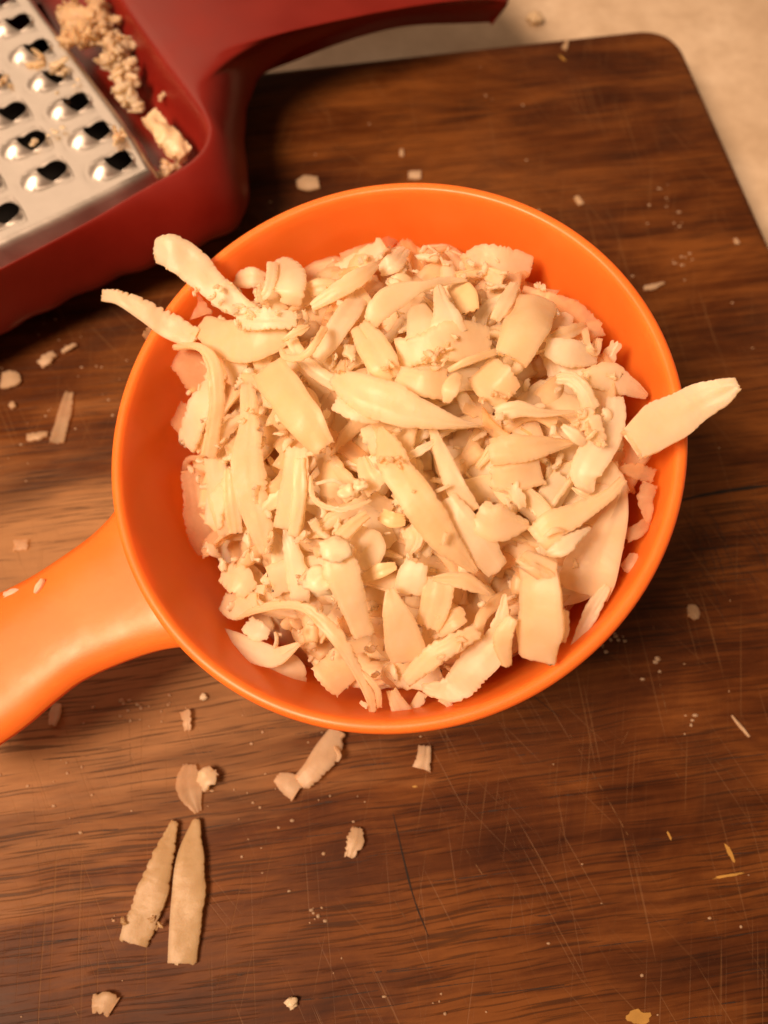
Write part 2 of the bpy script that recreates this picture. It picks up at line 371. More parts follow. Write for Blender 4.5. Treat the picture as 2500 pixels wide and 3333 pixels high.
a0 = math.atan2(*in_cup(U_[0])[1::-1]); a1 = math.atan2(*in_cup(L_[0])[1::-1])
if a0 < 0: a0 += 2*math.pi
if a1 < 0: a1 += 2*math.pi
rings = []; nx = 15
for i in range(44):
    t = i/43; dec = max(0, 1-t*3.2)**2
    top, bot = [], []
    for j in range(nx):
        s = j/(nx-1); p = U_[i]*(1-s)+L_[i]*s
        a = a0*(1-s)+a1*s; arc = cup(4.62*math.cos(a), 4.62*math.sin(a), -.05)
        ch = U_[0]*(1-s)+L_[0]*s; p = p+(arc-ch)*dec
        e = abs(2*s-1); crown = .22*(1-e**4.5)-.22
        if i > 40: crown -= .06*(i-40)
        rise = .075*min(1, t*8)*0
        top.append(p+RN*(crown+rise)); bot.append(p+RN*(-.50+.16*e**4))
    rings.append(top+bot[::-1])
V, Fc = loft(rings, True, True, True)
child('handle', V, Fc, M_orange, mc)

# ------------------------------------------------------------------ grater
GU = np.array([math.cos(math.radians(30)), math.sin(math.radians(30))]); GV = np.array([-GU[1], GU[0]])
def G3(u, v, z): p = GU*u+GV*v; return np.array([p[0], p[1], z])
def uv(px, py, z): p = W(px, py, z)[:2]; return p@GU, p@GV
ZR = 2.8
gr = empty('cheese_grater', G3(-2, 20.3, 0))
tag(gr, 'flat grater with a red plastic frame and steel plate, seen at its handle end', 'grater')
MID = 20.3
def resample(P, n):
    P = np.asarray(P, float); d = np.r_[0, np.cumsum(np.linalg.norm(np.diff(P, axis=0), axis=1))]
    t = np.linspace(0, d[-1], n); return np.c_[np.interp(t, d, P[:, 0]), np.interp(t, d, P[:, 1])]
# half outlines from the far left to the handle axis; segments matched one to one
ridge_seg = [[(-16, 12.6), (-1.1, 14.28), (2.6, 14.86)], [(2.6, 14.86), (3.5, 15.0), (4.1, 15.3), (4.47, 15.8), (4.58, 16.4)], [(4.58, 16.4), (4.55, 17.6), (4.52, 18.3)], [(4.52, 18.3), (4.48, 20.3)]]
outer_seg = [[(-16, 12.6), (-1.8, 14.15), (2.4, 14.22)], [(2.4, 14.22), (3.5, 14.2), (4.4, 14.4), (4.95, 15.2), (5.35, 16.2)], [(5.35, 16.2), (5.75, 17.05), (6.4, 18.0), (7.3, 18.6), (9.3, 18.75), (11.3, 18.5), (12.9, 17.75), (13.9, 17.25)], [(13.9, 17.25), (14.3, 17.8), (14.3, 19), (14.35, 20.3)]]
counts = [60, 18, 40, 14]
def half(segs):
    out = []
    for s, n in zip(segs, counts):
        s3 = catmull(np.c_[np.array(s), np.zeros(len(s))], 60)[:, :2]; r = resample(s3, n); out += list(r[:-1])
    return np.array(out)
hr, ho = half(ridge_seg), half(outer_seg)
def mirror(h): m = h[::-1].copy(); m[:, 1] = 2*MID-m[:, 1]; return np.vstack([h, m])
R_, O_ = mirror(hr), mirror(ho)
arcs = np.r_[0, np.cumsum(np.linalg.norm(np.diff(O_, axis=0), axis=1))]
hand = np.clip((O_[:, 0]-5.8)/2.5, 0, 1)
scal = .20*np.abs(np.sin(arcs*math.pi/1.15))*(1-hand)
Rin = lambda d: offset_poly(R_, -d)
lay = []
def ring2(P, z): lay.append([G3(p[0], p[1], (z[i] if hasattr(z, '__len__') else z)) for i, p in enumerate(P)])
ring2(Rin(1.7), 1.45); ring2(Rin(.62), 1.5); ring2(Rin(.38), 1.62); ring2(Rin(.20), 2.3); ring2(Rin(.13), 2.62); ring2(Rin(.05), 2.76); ring2(R_, ZR)
zo = 1.35+.35*hand
for f, dz in ((.14, .985), (.34, .90), (.58, .74), (.80, .50), (.94, .24), (1.0, 0)):
    ring2(R_*(1-f)+O_*f, zo+(ZR-zo)*dz)
nrm = O_-offset_poly(O_, -1)
def under(d, k, dz):
    hd = hand[:, None]; P = offset_poly(O_, -d)*(1-hd)+offset_poly(O_, -d*.28)*hd+nrm*scal[:, None]*k
    ring2(P, zo-dz*(1-.30*hand))
under(.10, .5, .22); under(.36, 1, .42); under(.85, 1.3, .74); under(1.3, 1, 1.0); under(1.7, 0, 1.30)
V, Fc = loft(lay, True, False, False)
fr = child('frame', V, Fc, M_red, gr)
V, Fc = loft([[G3(q[0], q[1], .45) for q in Rin(1.5)], [G3(q[0], q[1], .40) for q in Rin(1.5)]], True, True, True); child('hole_shade_sheet', V, Fc, plain('black_hole_shade', (.006, .005, .005), .8), gr, smooth=False)  # added black sheet, stands in for the shade below the blade's holes
fm = fr.modifiers.new('smooth', 'SUBSURF'); fm.levels = 1; fm.render_levels = 1
# blade
ZB = 2.42
c00 = np.array(uv(393, 526, ZB)); eu = c00-np.array(uv(19, 697, ZB)); ev = (np.array(uv(255, 335, ZB))-c00)/2
eu, ev = eu*1.0, ev
su = eu/2; perp = np.array([-eu[1], eu[0]])/np.linalg.norm(eu)
LU = np.linalg.norm(eu)/2; uhat = eu/np.linalg.norm(eu); vlen = ev@perp; skew = (ev@uhat)
BV, BF = [], []
na = 40
def dome(p, q):
    e = (p+.20)/(.46 if p < -.2 else .42); f_ = q/(.315); rr = e*e*(1 if e < 0 else .8)+f_*f_
    r2 = math.sqrt(((p+.04)/.60)**2+(q/.335)**2)
    return .20*max(0, 1-rr)**1.1-.035*math.exp(-((r2-1.0)/.11)**2)
def cell(ci, hole_open=True):
    o0 = len(BV); levels = 16
    ax, ay = .36, .28; hc = .15
    xl, xr, yl = .57-LU, .57, vlen/2; angs = [2*math.pi*a/na for a in range(na)]
    for cx_, cy_ in ((xr, yl), (xl, yl), (xl, -yl), (xr, -yl)):
        t_ = math.atan2(cy_, cx_-hc) % (2*math.pi); k_ = min(range(na), key=lambda q: abs(angs[q]-t_)); angs[k_] = t_
    rings_ = []
    for L in range(levels):
        k = (L/(levels-1))**1.5; idx = []
        for th in angs:
            ca, sa = math.cos(th), math.sin(th)
            sx = ax*(1 if ca > 0 else .85); hx, hy = hc+sx*ca, ay*sa
            # boundary of the cell rectangle
            xl, xr, yl = .57-LU, .57, vlen/2
            dx = (xr-hc)/ca if ca > 1e-6 else ((xl-hc)/ca if ca < -1e-6 else 1e9); dy = yl/abs(sa) if abs(sa) > 1e-6 else 1e9
            d = min(dx, dy); bx, by = hc+ca*d, sa*d
            x, y = hx+(bx-hx)*k, hy+(by-hy)*k
            z = dome(x, y)
            if ca > 0: z = z*max(0, 1-ca*2.2)
            if ca > -.3: z += .055*math.exp(-(k/.12)**2)*min(1, max(0, (ca+.3)*2))-.045*math.exp(-((k-.45)/.25)**2)*max(0, ca)
            z *= (1-k**4)
            p2 = ci+uhat*x+perp*y+uhat*(skew/vlen*y)
            idx.append(len(BV)); BV.append(G3(p2[0], p2[1], ZB+z))
        rings_.append(idx)
    for i in range(levels-1):
        for a in range(na):
            b_ = (a+1) % na; BF.append((rings_[i][a], rings_[i][b_], rings_[i+1][b_], rings_[i+1][a]))
cells = []
for i in range(-8, 1):
    for j in range(0, 9):
        ci = c00+su*i+ev*(j+(.5 if i % 2 else 0))-uhat*.18
        if i % 2 and j == 8: continue
        if i % 2 == 0 or True: cell(ci)
# surrounding sheet with rolled edge and flange
p_a = c00+su*0-uhat*.18
uR = .57; vB = -vlen/2
def q_(i_u, y): return p_a+uhat*i_u+perp*y+uhat*(skew/vlen*y)
inner = [q_(uR-9*LU, vB), q_(uR, vB), q_(uR, vB+9*vlen), q_(uR-9*LU, vB+9*vlen)]
tgt = [np.array(uv(-900, 1185, ZB)), np.array(uv(517, 553, ZB)), None, None]
left = inner[0]+(-.4*uhat-.06*perp); br = inner[1]+uhat*.12-perp*.05; tr_ = inner[2]+uhat*.12+perp*.1; tl = inner[3]-uhat*.4+perp*.1
def edge_pts(q4, k=24):
    out = []
    for i in range(4):
        a, b_ = q4[i], q4[(i+1) % 4]
        out += [a+(b_-a)*t for t in np.linspace(0, 1, k, endpoint=False)]
    return np.array(out)
inn = edge_pts(inner)
# half-row gaps in the staggered columns are closed by the flat sheet lying just under the pressed cells
base_o = len(BV)
outp = edge_pts([left, br, tr_, tl])
for i_ in range(4):                       # round the corners
    k0 = i_*24
    for s in range(-4, 5):
        f = (1-abs(s)/5)**2; cen = outp.mean(0); d = cen-outp[k0]; outp[(k0+s) % 96] += d/np.linalg.norm(d)*.16*f
layers = [(inn+(inn.mean(0)-inn)*.02, -.004), (inn*.5+outp*.5, 0), (outp, 0), (offset_poly(outp, .05), -.02), (offset_poly(outp, .10), -.07), (offset_poly(outp, .15), -.16), (offset_poly(outp, .27), -.62), (offset_poly(outp, .33), -.85)]
for P, dz in layers:
    for p in P: BV.append(G3(p[0], p[1], ZB+dz))
for i in range(len(layers)-1):
    for j in range(96):
        k = (j+1) % 96; BF.append((base_o+i*96+j, base_o+i*96+k, base_o+(i+1)*96+k, base_o+(i+1)*96+j))
# half cells at both ends of the staggered columns
for i in range(-8, 1):
    if i % 2:
        for jj in (0, 9):
            a = c00+su*i-uhat*.18+ev*(jj if jj == 0 else 8.5)
            y0, y1 = (-vlen/2, 0) if jj == 0 else (0, vlen/2)
            o0 = len(BV); yy = [(.57-LU, y0), (.57, y0), (.57, y1), (.57-LU, y1)]
            for x, y in yy:
                p2 = a+uhat*x+perp*y+uhat*(skew/vlen*y); BV.append(G3(p2[0], p2[1], ZB))
            BF.append((o0, o0+1, o0+2, o0+3))
bl = child('blade', BV, BF, M_steel, gr)

# ------------------------------------------------------------------ cheese builders
def ribbon(pts, widths, nrm, thick=.05, rag=.5, side='both', curl=0.0, seed=0, M=9, step=.034, wob=.006, twist=0.0, ridge=1.0):
    """pts in cm, widths in cm, nrm face normals: a thin slab along a curve with torn edges. Returns verts, faces."""
    r = np.random.RandomState(seed); pts = np.asarray(pts, float); widths = np.asarray(widths, float); nrm = np.asarray(nrm, float)
    L = np.linalg.norm(np.diff(pts, axis=0), axis=1).sum(); K = int(np.clip(L/step, 8, 110))
    A = catmull(np.c_[pts, widths, nrm], K); p, wd, nn = A[:, :3], np.maximum(A[:, 3], .012), A[:, 4:7]
    T = np.gradient(p, axis=0); T /= np.linalg.norm(T, axis=1)[:, None]
    nn -= T*(nn*T).sum(1)[:, None]; nn /= np.linalg.norm(nn, axis=1)[:, None]
    Sd = np.cross(T, nn)
    if twist:
        a = np.linspace(-twist, twist, K)[:, None]; nn, Sd = nn*np.cos(a)+Sd*np.sin(a), Sd*np.cos(a)-nn*np.sin(a)
    s = np.linspace(0, L, K)
    def edge():
        e = np.zeros(K)
        for f, am in ((.6, .03), (1.5, .016)): e += am*np.sin(s*f*2*math.pi+r.rand()*7)*wd
        saw = r.rand(K); saw = np.where(r.rand(K) < .5, saw, saw*.25)
        return e-saw*rag*np.minimum(.07, wd*.22)
    eL = edge() if side in ('both', 'l') else np.zeros(K); eR = edge() if side in ('both', 'r') else np.zeros(K)
    ph = r.rand(4)*7
    V = []; a_ = np.linspace(-1, 1, M); thick = thick if thick < .06 else .06+(thick-.06)*.6; groove = r.randn(M)*.007*ridge*min(1, wd.max()/.3); rag_e = max(rag, .45)
    ev_ = [1.0 if abs(a) > .99 else max(0, (abs(a)-.7))*.9 for a in a_]; ev_ = ev_+ev_[::-1]; Ev = []
    jag0 = r.rand(M)*rag_e*np.minimum(.17, wd[0]*.45); jag1 = r.rand(M)*rag_e*np.minimum(.17, wd[-1]*.45)
    for i in range(K):
        top, bot = [], []
        endt = min(1.0, .45+min(i, K-1-i)*.3)
        for j, a in enumerate(a_):
            hw = wd[i]/2+(eL[i] if a < 0 else eR[i])
            off = Sd[i]*a*max(hw, .006)+nn[i]*(-curl*.45*wd[i]*.5*a*a+wob*(math.sin(s[i]*5+ph[0]+a*2)+.6*math.sin(s[i]*11+ph[1]-a*3))+.0016*r.randn()+groove[j])
            if i == 0: off = off+T[i]*jag0[j]
            if i == K-1: off = off-T[i]*jag1[j]
            th = thick*.5*(.9 if abs(a) == 1 else 1)*(.75+.25*endt)
            top.append(p[i]+off+nn[i]*th); bot.append(p[i]+off-nn[i]*th)
        V += top+bot[::-1]; te = max(0, 1-min(i, K-1-i)*.4)*.8; Ev += [max(x, te) for x in ev_]
    n = 2*M; Fc = []
    for i in range(K-1):
        for j in range(n):
            k = (j+1) % n; Fc.append((i*n+j, i*n+k, (i+1)*n+k, (i+1)*n+j))
    for i0 in (0, (K-1)*n):
        for j in range(M-1):
            q = (i0+j, i0+j+1, i0+n-2-j, i0+n-1-j); Fc.append(q if i0 else q[::-1])
    if thick > .12: Ev = [0]*len(V)
    return np.c_[np.array(V), Ev], Fc
def lump(c, rx, ry, rz, seed, ax=None, sub=3, rough=.35):
    bm = bmesh.new(); bmesh.ops.create_icosphere(bm, subdivisions=sub, radius=1); r = random.Random(seed); o = Vector((r.uniform(0, 99), r.uniform(0, 99), r.uniform(0, 99)))
    V = []
    for v in bm.verts:
        d = v.co.normalized(); k = 1+rough*1.3*noise.noise(d*1.6+o)+rough*.9*noise.noise(d*4+o)+rough*.35*noise.noise(d*10+o)
        V.append(np.array(d)*k*np.array((rx, ry, rz)))
    Fc = [tuple(v.index for v in f.verts) for f in bm.faces]; bm.free(); V = np.array(V)
    if ax is not None: V = V@np.array(ax)
    return V+np.array(c), Fc
def merge(parts):
    V, Fc = [], []
    for v, f in parts:
        o = len(V); V += [tuple(x) if len(x) == 4 else (*x, 0.0) for x in v]; Fc += [tuple(a+o for a in q) for q in f]
    return np.array(V), Fc
TILE = {'A': (300, 500, .6028), 'B': (1300, 500, .6028), 'C': (0, 1500, .6028), 'D': (1000, 1500, .6028), 'E': (1700, 1300, .4822), 'F': (1000, 750, .42194), 'G': (500, 1250, .42194), 'H': (1000, 1250, .42194), 'I': (1600, 1250, .42194), 'O': (0, 0, 1.507)}
GRP_CUP = 'shaved cheese heaped in the orange cup'
hero_n = 0
def hero(tile, pts, ws, label, roll=0.0, mat=None, zf=None, group=GRP_CUP, extra=(), **kw):
    """A cheese shaving: (x, y, h) along its middle line, h cm above the heap (zf: above the board), with its widths."""
    global hero_n; hero_n += 1
    ox, oy, k = TILE[tile]; P, Wd, Nn = [], [], []
    for (x, y, h), w_ in zip(pts, ws):
        X, Y = ox+x*k, oy+y*k
        p = W(X, Y, h) if zf else Hp(X, Y, h); d = CAM-p; dist = np.linalg.norm(d)
        nz = np.array([0, 0, 1.]) if zf else RN
        n = d/dist*(.75 if not zf else 0)+nz*(.25 if not zf else 1)
        P.append(p); Wd.append(w_*k*((CAM-p)@to_world((0, 0, 1)))/F); Nn.append(n/np.linalg.norm(n))
    P, Wd, Nn = np.array(P), np.array(Wd), np.array(Nn)
    if roll:
        T = np.gradient(P, axis=0); T /= np.linalg.norm(T, axis=1)[:, None]; Nn = Nn-T*(Nn*T).sum(1)[:, None]; Sd = np.cross(T, Nn); Nn = Nn*math.cos(roll)+Sd*math.sin(roll); Wd = Wd/max(.35, math.cos(roll))
    kw.setdefault('seed', hero_n)
    v, f = ribbon(P, Wd, Nn, **kw)
    parts = [(v, f)]+list(extra)
    V, Fc = merge(parts)
    o = mesh_obj('cheese_shaving', V, Fc, mat or M_cheese, sharp=.9); tag(o, label, 'cheese shaving', group); return o
def hlump(tile, x, y, h, r, label, seed, flat=.6, zf=None, group=GRP_CUP, mat=None, name='cheese_crumb', rough=.35):
    ox, oy, k = TILE[tile]; X, Y = ox+x*k, oy+y*k; p = W(X, Y, h) if zf else Hp(X, Y, h)
    rr = r*k*((CAM-p)@to_world((0, 0, 1)))/F
    v, f = lump(p, rr, rr*.85, rr*flat, seed, rough=rough)
    o = mesh_obj(name, v, f, mat or M_lump); tag(o, label, 'cheese crumb', group); return o
def flakes_at(p, up, rr, seed, n=3):
    r = np.random.RandomState(seed); out = []
    for k in range(n):
        d = r.randn(3); d -= up*(d@up)*.7; d /= np.linalg.norm(d); q = p+r.randn(3)*rr*.35; b_ = np.cross(d, r.randn(3)); b_ /= np.linalg.norm(b_); ln = rr*r.uniform(.7, 1.3)
        pts = [q-d*ln, q+b_*ln*.25, q+d*ln]; nn = up+r.randn(3)*.5
        out.append(ribbon(pts, [rr*r.uniform(.3, .9), rr*r.uniform(.7, 1.2), rr*r.uniform(.2, .7)], [nn]*3, thick=min(.05, rr*.4), rag=1.6, curl=r.uniform(0, .6), seed=r.randint(10**6), M=5, step=.03, wob=.006))
    return out
def specks(tile, lst, h, seed):           # loose grit sitting on a shaving, part of it
    out = []
    ox, oy, k = TILE[tile]
    for i, (x, y, r) in enumerate(lst):
        p = Hp(ox+x*k, oy+y*k, h); rr = r*k*((CAM-p)@to_world((0, 0, 1)))/F; out += flakes_at(p, RN, rr*.8, seed+i)
    return out
# ------------------------------------------------------------------ shavings that stand out in the heap
hero('A', [(335,530,1.0),(420,525,1.1),(520,580,1.0),(620,690,.75),(760,800,.4),(900,880,.15)], [120,185,195,165,140,90], 'broad pale shaving overhanging the upper left rim, upper of two, torn at its outer end', rag=.5, curl=.18, thick=.08, wob=.015, extra=specks('A', [(600,690,22),(680,720,26),(640,770,30),(740,700,20),(560,740,24),(690,800,18),(720,850,16)], .75, 40))
hero('A', [(50,765,1.25),(150,775,1.3),(290,850,1.15),(420,930,.9),(570,1000,.5)], [62,88,118,140,120], 'long pale strip with a saw toothed edge sticking out over the left rim', rag=1.2, side='l', curl=.15, thick=.09)
hero('A', [(283,950,.75),(370,1030,.5),(480,1110,.3),(570,1200,.12),(640,1300,.05)], [60,90,150,190,120], 'thin see-through sheet crossing the left rim just below the saw toothed strip', mat=M_thin, thick=.04, rag=.5)
hero('A', [(440,1045,.62),(560,1040,.8),(632,1090,.8),(665,1200,.75),(672,1340,.65),(655,1480,.5),(628,1640,.35)], [30,45,72,85,90,88,80], 'narrow shaving curling down in an arc beside the bare left cup wall', curl=.3, rag=.35, thick=.06)
hero('A', [(580,920,.42),(720,1000,.45),(870,1010,.40),(1060,960,.33)], [110,230,210,130], 'wide smooth flake lying under the crumbly plate at the upper left of the heap', rag=.3, curl=.1)
hero('A', [(780,890,.72),(940,895,.70),(1115,895,.55)], [130,125,95], 'crumbly flat plate lying across the wide smooth flake at the upper left', thick=.12, rag=.8, extra=specks('A', [(800,850,40),(850,870,34),(780,920,30),(1000,860,22),(900,850,24)], .8, 60))
hero('A', [(528,720,.55),(555,800,.3),(590,890,.1)], [30,90,150], 'small pointed flake in the gap between the two shavings that overhang the left rim', rag=.6, mat=M_thin, thick=.05)
hero('A', [(765,680,.15),(850,670,.3),(938,680,.15)], [70,115,70], 'small rounded flake against the orange wall right of the upper overhanging shaving', rag=.4, curl=.3)
hero('A', [(1000,578,.3),(1060,650,.55),(1075,740,.5),(1068,825,.2)], [90,190,160,100], 'folded flake standing up with torn top against the back cup wall', curl=.45, rag=.7)
hero('A', [(975,585,.5),(965,680,.62),(935,760,.55),(885,795,.3)], [60,62,50,26], 'thin bright curl hanging from the left side of the folded flake', curl=.2, rag=.6)
hero('A', [(1185,832,.4),(1330,735,.55),(1450,660,.6),(1535,608,.5)], [45,88,92,35], 'thick bright stick of cheese lying slanted below the back cup wall', thick=.17, rag=.25, curl=.15)
hero('A', [(1200,1110,.25),(1300,980,.35),(1380,860,.35),(1460,750,.2)], [100,125,125,90], 'smooth dull band lying parallel below the thick bright stick', rag=.2)
hero('A', [(1020,1055,.55),(1045,1098,.6),(1110,1105,.62),(1170,1072,.68),(1215,1010,.72),(1258,935,.6)], [28,38,40,42,44,44], 'thin bright swirl curled like a hook beside a small crumb', curl=.2, rag=.6, thick=.06)
hero('A', [(1025,1012,.5),(1110,960,.55),(1175,930,.5)], [25,58,25], 'small ragged crumb flake just above the hook shaped swirl', rag=1.0)
hero('A', [(945,1150,.6),(1030,1280,.75),(1140,1430,.8),(1262,1598,.6)], [185,208,218,120], 'broad smooth slab with square top corner, left of the middle of the heap', rag=.15, curl=.06, thick=.12, wob=.012)
hero('G', [(720,-20,.25),(745,300,.4),(725,600,.5),(770,900,.45),(840,1150,.35),(868,1320,.25)], [110,165,250,245,190,90], 'long ragged shaving hanging down left of the broad smooth slab', rag=1.0, side='l', curl=.15, extra=specks('G', [(690,290,40),(740,200,36),(610,670,40),(700,680,26),(900,1180,40),(860,1280,36)], .5, 80))
hero('G', [(1105,480,.45),(1090,800,.45),(1030,1130,.3)], [165,220,230], 'ridged strip running down from under the broad slab, beside the long ragged shaving', rag=.25, curl=-.25, thick=.09)
hero('G', [(1130,560,.5),(1125,850,.5),(1075,1180,.35)], [90,110,95], 'narrow ridge shaving lying on top of the ridged strip', rag=.3, curl=.4)
hero('G', [(460,560,.1),(490,750,.15),(550,980,.15),(590,1170,.05)], [150,175,205,165], 'dull flat strip left of the long ragged shaving', rag=.25, curl=-.1)
hero('G', [(590,640,.25),(600,900,.25),(635,1160,.1)], [90,120,110], 'second dull strip half tucked under the long ragged shaving', rag=.3)
hero('G', [(230,700,-.05),(260,590,.1),(340,570,.1),(400,620,0)], [40,45,40,30], 'thin curled edge of a flake resting on the bare left cup wall', mat=M_thin, curl=.3)
hero('G', [(290,650,-.05),(320,850,-.1),(360,1080,-.15),(400,1330,-.2)], [170,210,230,170], 'sheer orange-tinged flake lying flat against the left cup wall', mat=M_thin, thick=.03, rag=.5)
hero('G', [(110,140,.1),(230,250,.05),(330,420,0)], [90,220,200], 'sheer triangular flake stuck on the left cup wall beside the arc shaped shaving', mat=M_thin, thick=.03, rag=.5)
hero('G', [(1215,700,.7),(1222,860,.75),(1290,930,.8),(1420,965,.8),(1540,948,.75),(1680,895,.6)], [26,46,50,54,56,28], 'thin thread of cheese bent in a wide curve with frayed tips', rag=.9, curl=.2)
hero('G', [(1230,775,.6),(1380,745,.65),(1480,790,.55)], [24,30,24], 'tiny thread arching across the top of the bent cheese thread', rag=.5)
hero('H', [(565,345,.6),(640,520,.8),(720,700,.85),(870,930,.9),(1010,1130,.8),(1150,1290,.7),(1300,1450,.5)], [50,225,265,285,255,180,50], 'longest shaving, a pointed diagonal strip in the middle of the heap', rag=.3, curl=.1, thick=.11, extra=specks('H', [(640,600,60),(560,600,40),(720,610,46),(820,830,22)], .95, 100))
hero('H', [(1080,860,.6),(1200,1050,.65),(1330,1240,.6),(1480,1440,.4)], [120,230,260,170], 'flat strip tucked under the right side of the longest diagonal shaving', rag=.4)
hero('H', [(420,560,.4),(470,700,.5),(560,820,.45)], [90,170,220], 'flake pushed under the upper left end of the longest diagonal shaving', rag=.3)
hero('H', [(960,330,.45),(1030,520,.55),(1130,760,.6),(1260,1010,.5)], [60,110,170,200], 'long smooth strip running beside the longest diagonal shaving on its upper right', rag=.25)
hero('H', [(990,830,.75),(1100,780,.75)], [30,26], 'sliver bridging the gap right of the longest diagonal shaving', rag=.3)
hero('H', [(780,560,.45),(900,500,.55),(1000,430,.5)], [60,75,40], 'short pointed stick above the longest diagonal shaving', rag=.6)
hero('H', [(1035,1245,1.0),(1070,1140,1.05)], [34,34], 'tiny white sliver lying on the longest diagonal shaving', rag=.3)
hlump('H', 320, 830, .65, 85, 'pale crumb caught inside the bend of the cheese thread', 3)
hlump('H', 412, 775, .75, 55, 'small bright crumb beside the upper left edge of the longest diagonal shaving', 4)
hero('F', [(205,1120,.7),(380,1230,.85),(600,1320,.85),(850,1410,.8),(1100,1475,.7),(1330,1512,.55)], [110,285,345,235,120,14], 'big white wedge with a sharp right tip lying across the middle of the heap', rag=.35, curl=.12, thick=.11)
hero('F', [(270,1110,.85),(285,1000,.75)], [140,40], 'torn pointed corner standing up at the left end of the big white wedge', rag=.8)
hero('F', [(200,1330,.75),(400,1400,.75),(580,1440,.6)], [110,180,100], 'lobed flake under the left end of the big white wedge', rag=.5, curl=.35)
hero('F', [(395,735,.55),(500,890,.65),(590,1030,.65),(680,1140,.5)], [165,240,235,120], 'short broad stick leaning left of the heap top, below the thick bright stick', rag=.3, thick=.12, curl=.12)
hero('F', [(490,720,.6),(560,600,.75),(720,490,.75),(900,430,.7),(1060,390,.6),(1230,388,.5)], [110,185,190,90,66,18], 'bright shaving bowed like a scythe near the back of the heap', rag=.3, curl=.25, thick=.09)
hero('F', [(1005,425,.6),(1040,560,.8),(1075,680,.85),(1090,810,.7)], [70,150,230,300], 'pale tooth shaped flake pointing to the back wall at the top of the heap', rag=.25, curl=.2)
hero('F', [(860,570,.55),(880,690,.75),(905,830,.7)], [110,240,300], 'rounded pale flake left of the tooth shaped flake', rag=.15, curl=.2)
hero('F', [(680,960,.5),(900,900,.65),(1150,850,.7),(1420,850,.5)], [240,260,330,200], 'large pale plate with crumbs in the upper middle of the heap', rag=.6, curl=.1, extra=specks('F', [(930,990,70),(1010,930,60),(1080,880,50),(1150,830,56),(970,1050,50),(1050,1000,40),(640,1030,50),(600,1060,36)], .75, 120))
hero('F', [(1085,1085,.75),(1250,1005,.85),(1460,935,.75)], [40,64,52], 'narrow stick lying on the plate with crumbs, pointing right to the tube shaped flake', rag=.25, thick=.1, curl=.3)
hero('F', [(690,1110,.6),(900,1170,.7),(1090,1190,.55)], [130,220,250], 'smooth plate just above the sharp tip of the big white wedge', rag=.3, curl=.1)
hero('F', [(1160,1115,.7),(1105,1220,.85),(1070,1325,.7)], [70,135,60], 'plump little stub standing above the tip of the big white wedge', thick=.16, rag=.5, curl=.4)
hero('F', [(1330,1060,.5),(1450,1180,.65),(1580,1300,.55)], [260,330,200], 'square flake with a crumbly bright lower edge right of the plump stub', rag=.6, curl=-.1, extra=specks('F', [(1440,1270,40),(1500,1290,30),(1350,1300,44),(1560,1270,26)], .72, 150))
hero('F', [(250,235,.05),(480,170,.1),(690,50,.05)], [110,140,70], 'sheer rosy sheet leaning against the back cup wall', mat=M_thin, thick=.03, rag=.2)
hero('F', [(700,100,.05),(830,190,.05),(950,240,0)], [110,130,90], 'sheer rosy flake at the right end of the sheet on the back cup wall', mat=M_thin, thick=.03, rag=.3)
hero('F', [(555,320,.25),(670,250,.4),(765,140,.3)], [90,155,70], 'pointed pale flake standing in front of the rosy sheet at the back wall', rag=.5, curl=.2)
hero('F', [(620,420,.35),(720,390,.4),(810,400,.3)], [90,120,60], 'small flake lying just in front of the pointed pale flake at the back', rag=.4)
hero('F', [(1120,400,.3),(1215,500,.4),(1260,640,.3)], [140,195,150], 'darker golden flake right of the pale tooth shaped flake', mat=M_rind, rag=.2)
hero('F', [(240,340,.2),(400,315,.3)], [70,95], 'small square flake behind the thick bright stick', rag=.4, mat=M_thin)
hero('F', [(-20,470,.2),(100,430,.25),(230,420,.2)], [110,130,90], 'dull flake behind the lower end of the thick bright stick', rag=.3)
hero('F', [(405,210,.4),(415,260,.4)], [26,50], 'tiny spike above the thick bright stick', rag=.6)
hero('B', [(340,600,.2),(430,560,.3),(560,580,.3),(720,620,.15)], [110,125,160,130], 'broad ragged flake leaning on the back right cup wall', rag=.9, curl=.15, thick=.06)
hero('B', [(300,660,.15),(450,640,.2),(560,700,.2)], [40,60,140], 'lower half of a torn flake under the broad ragged one at the back right', rag=.4)
hero('B', [(750,770,.5),(690,930,.75),(600,1115,.6)], [205,250,180], 'flake rolled like a half tube in the upper right of the heap', curl=.55, rag=.15, thick=.09, wob=.012)
hero('B', [(625,700,.45),(570,800,.5),(515,905,.4)], [55,85,60], 'short stick leaning on the left of the half tube flake', rag=.3, curl=.3)
hero('B', [(660,740,.1),(840,820,.15),(960,880,.12),(1090,945,.05)], [60,120,150,40], 'sheer rosy flake lying on the right cup wall behind the half tube flake', mat=M_thin, thick=.03, rag=.5)
hero('B', [(770,740,.3),(780,705,.35)], [46,14], 'tiny upright spike at the back edge of the sheer rosy flake on the right wall', rag=.5)
hero('B', [(780,1040,.4),(930,1080,.45),(1070,1110,.3)], [90,150,70], 'curved flake right of the foot of the half tube flake', rag=.4, curl=.3)
hero('B', [(1000,950,.35),(1020,1040,.5),(1060,1075,.4),(1080,1000,.35)], [40,40,40,36], 'tiny curled ring of cheese beside the right cup wall', rag=.4)
hero('B', [(820,1000,.35),(920,960,.4),(1010,930,.3)], [60,75,40], 'small pale flake above the curved flake at the right of the heap', rag=.5)
hero('B', [(980,1210,.3),(1120,1210,.4),(1240,1260,.35),(1335,1312,.2)], [80,160,110,30], 'leaf shaped flake close to the right cup wall, pointing at the wall', rag=.3, extra=specks('B', [(1140,1200,34),(1150,1170,24),(1010,1210,26)], .45, 170))
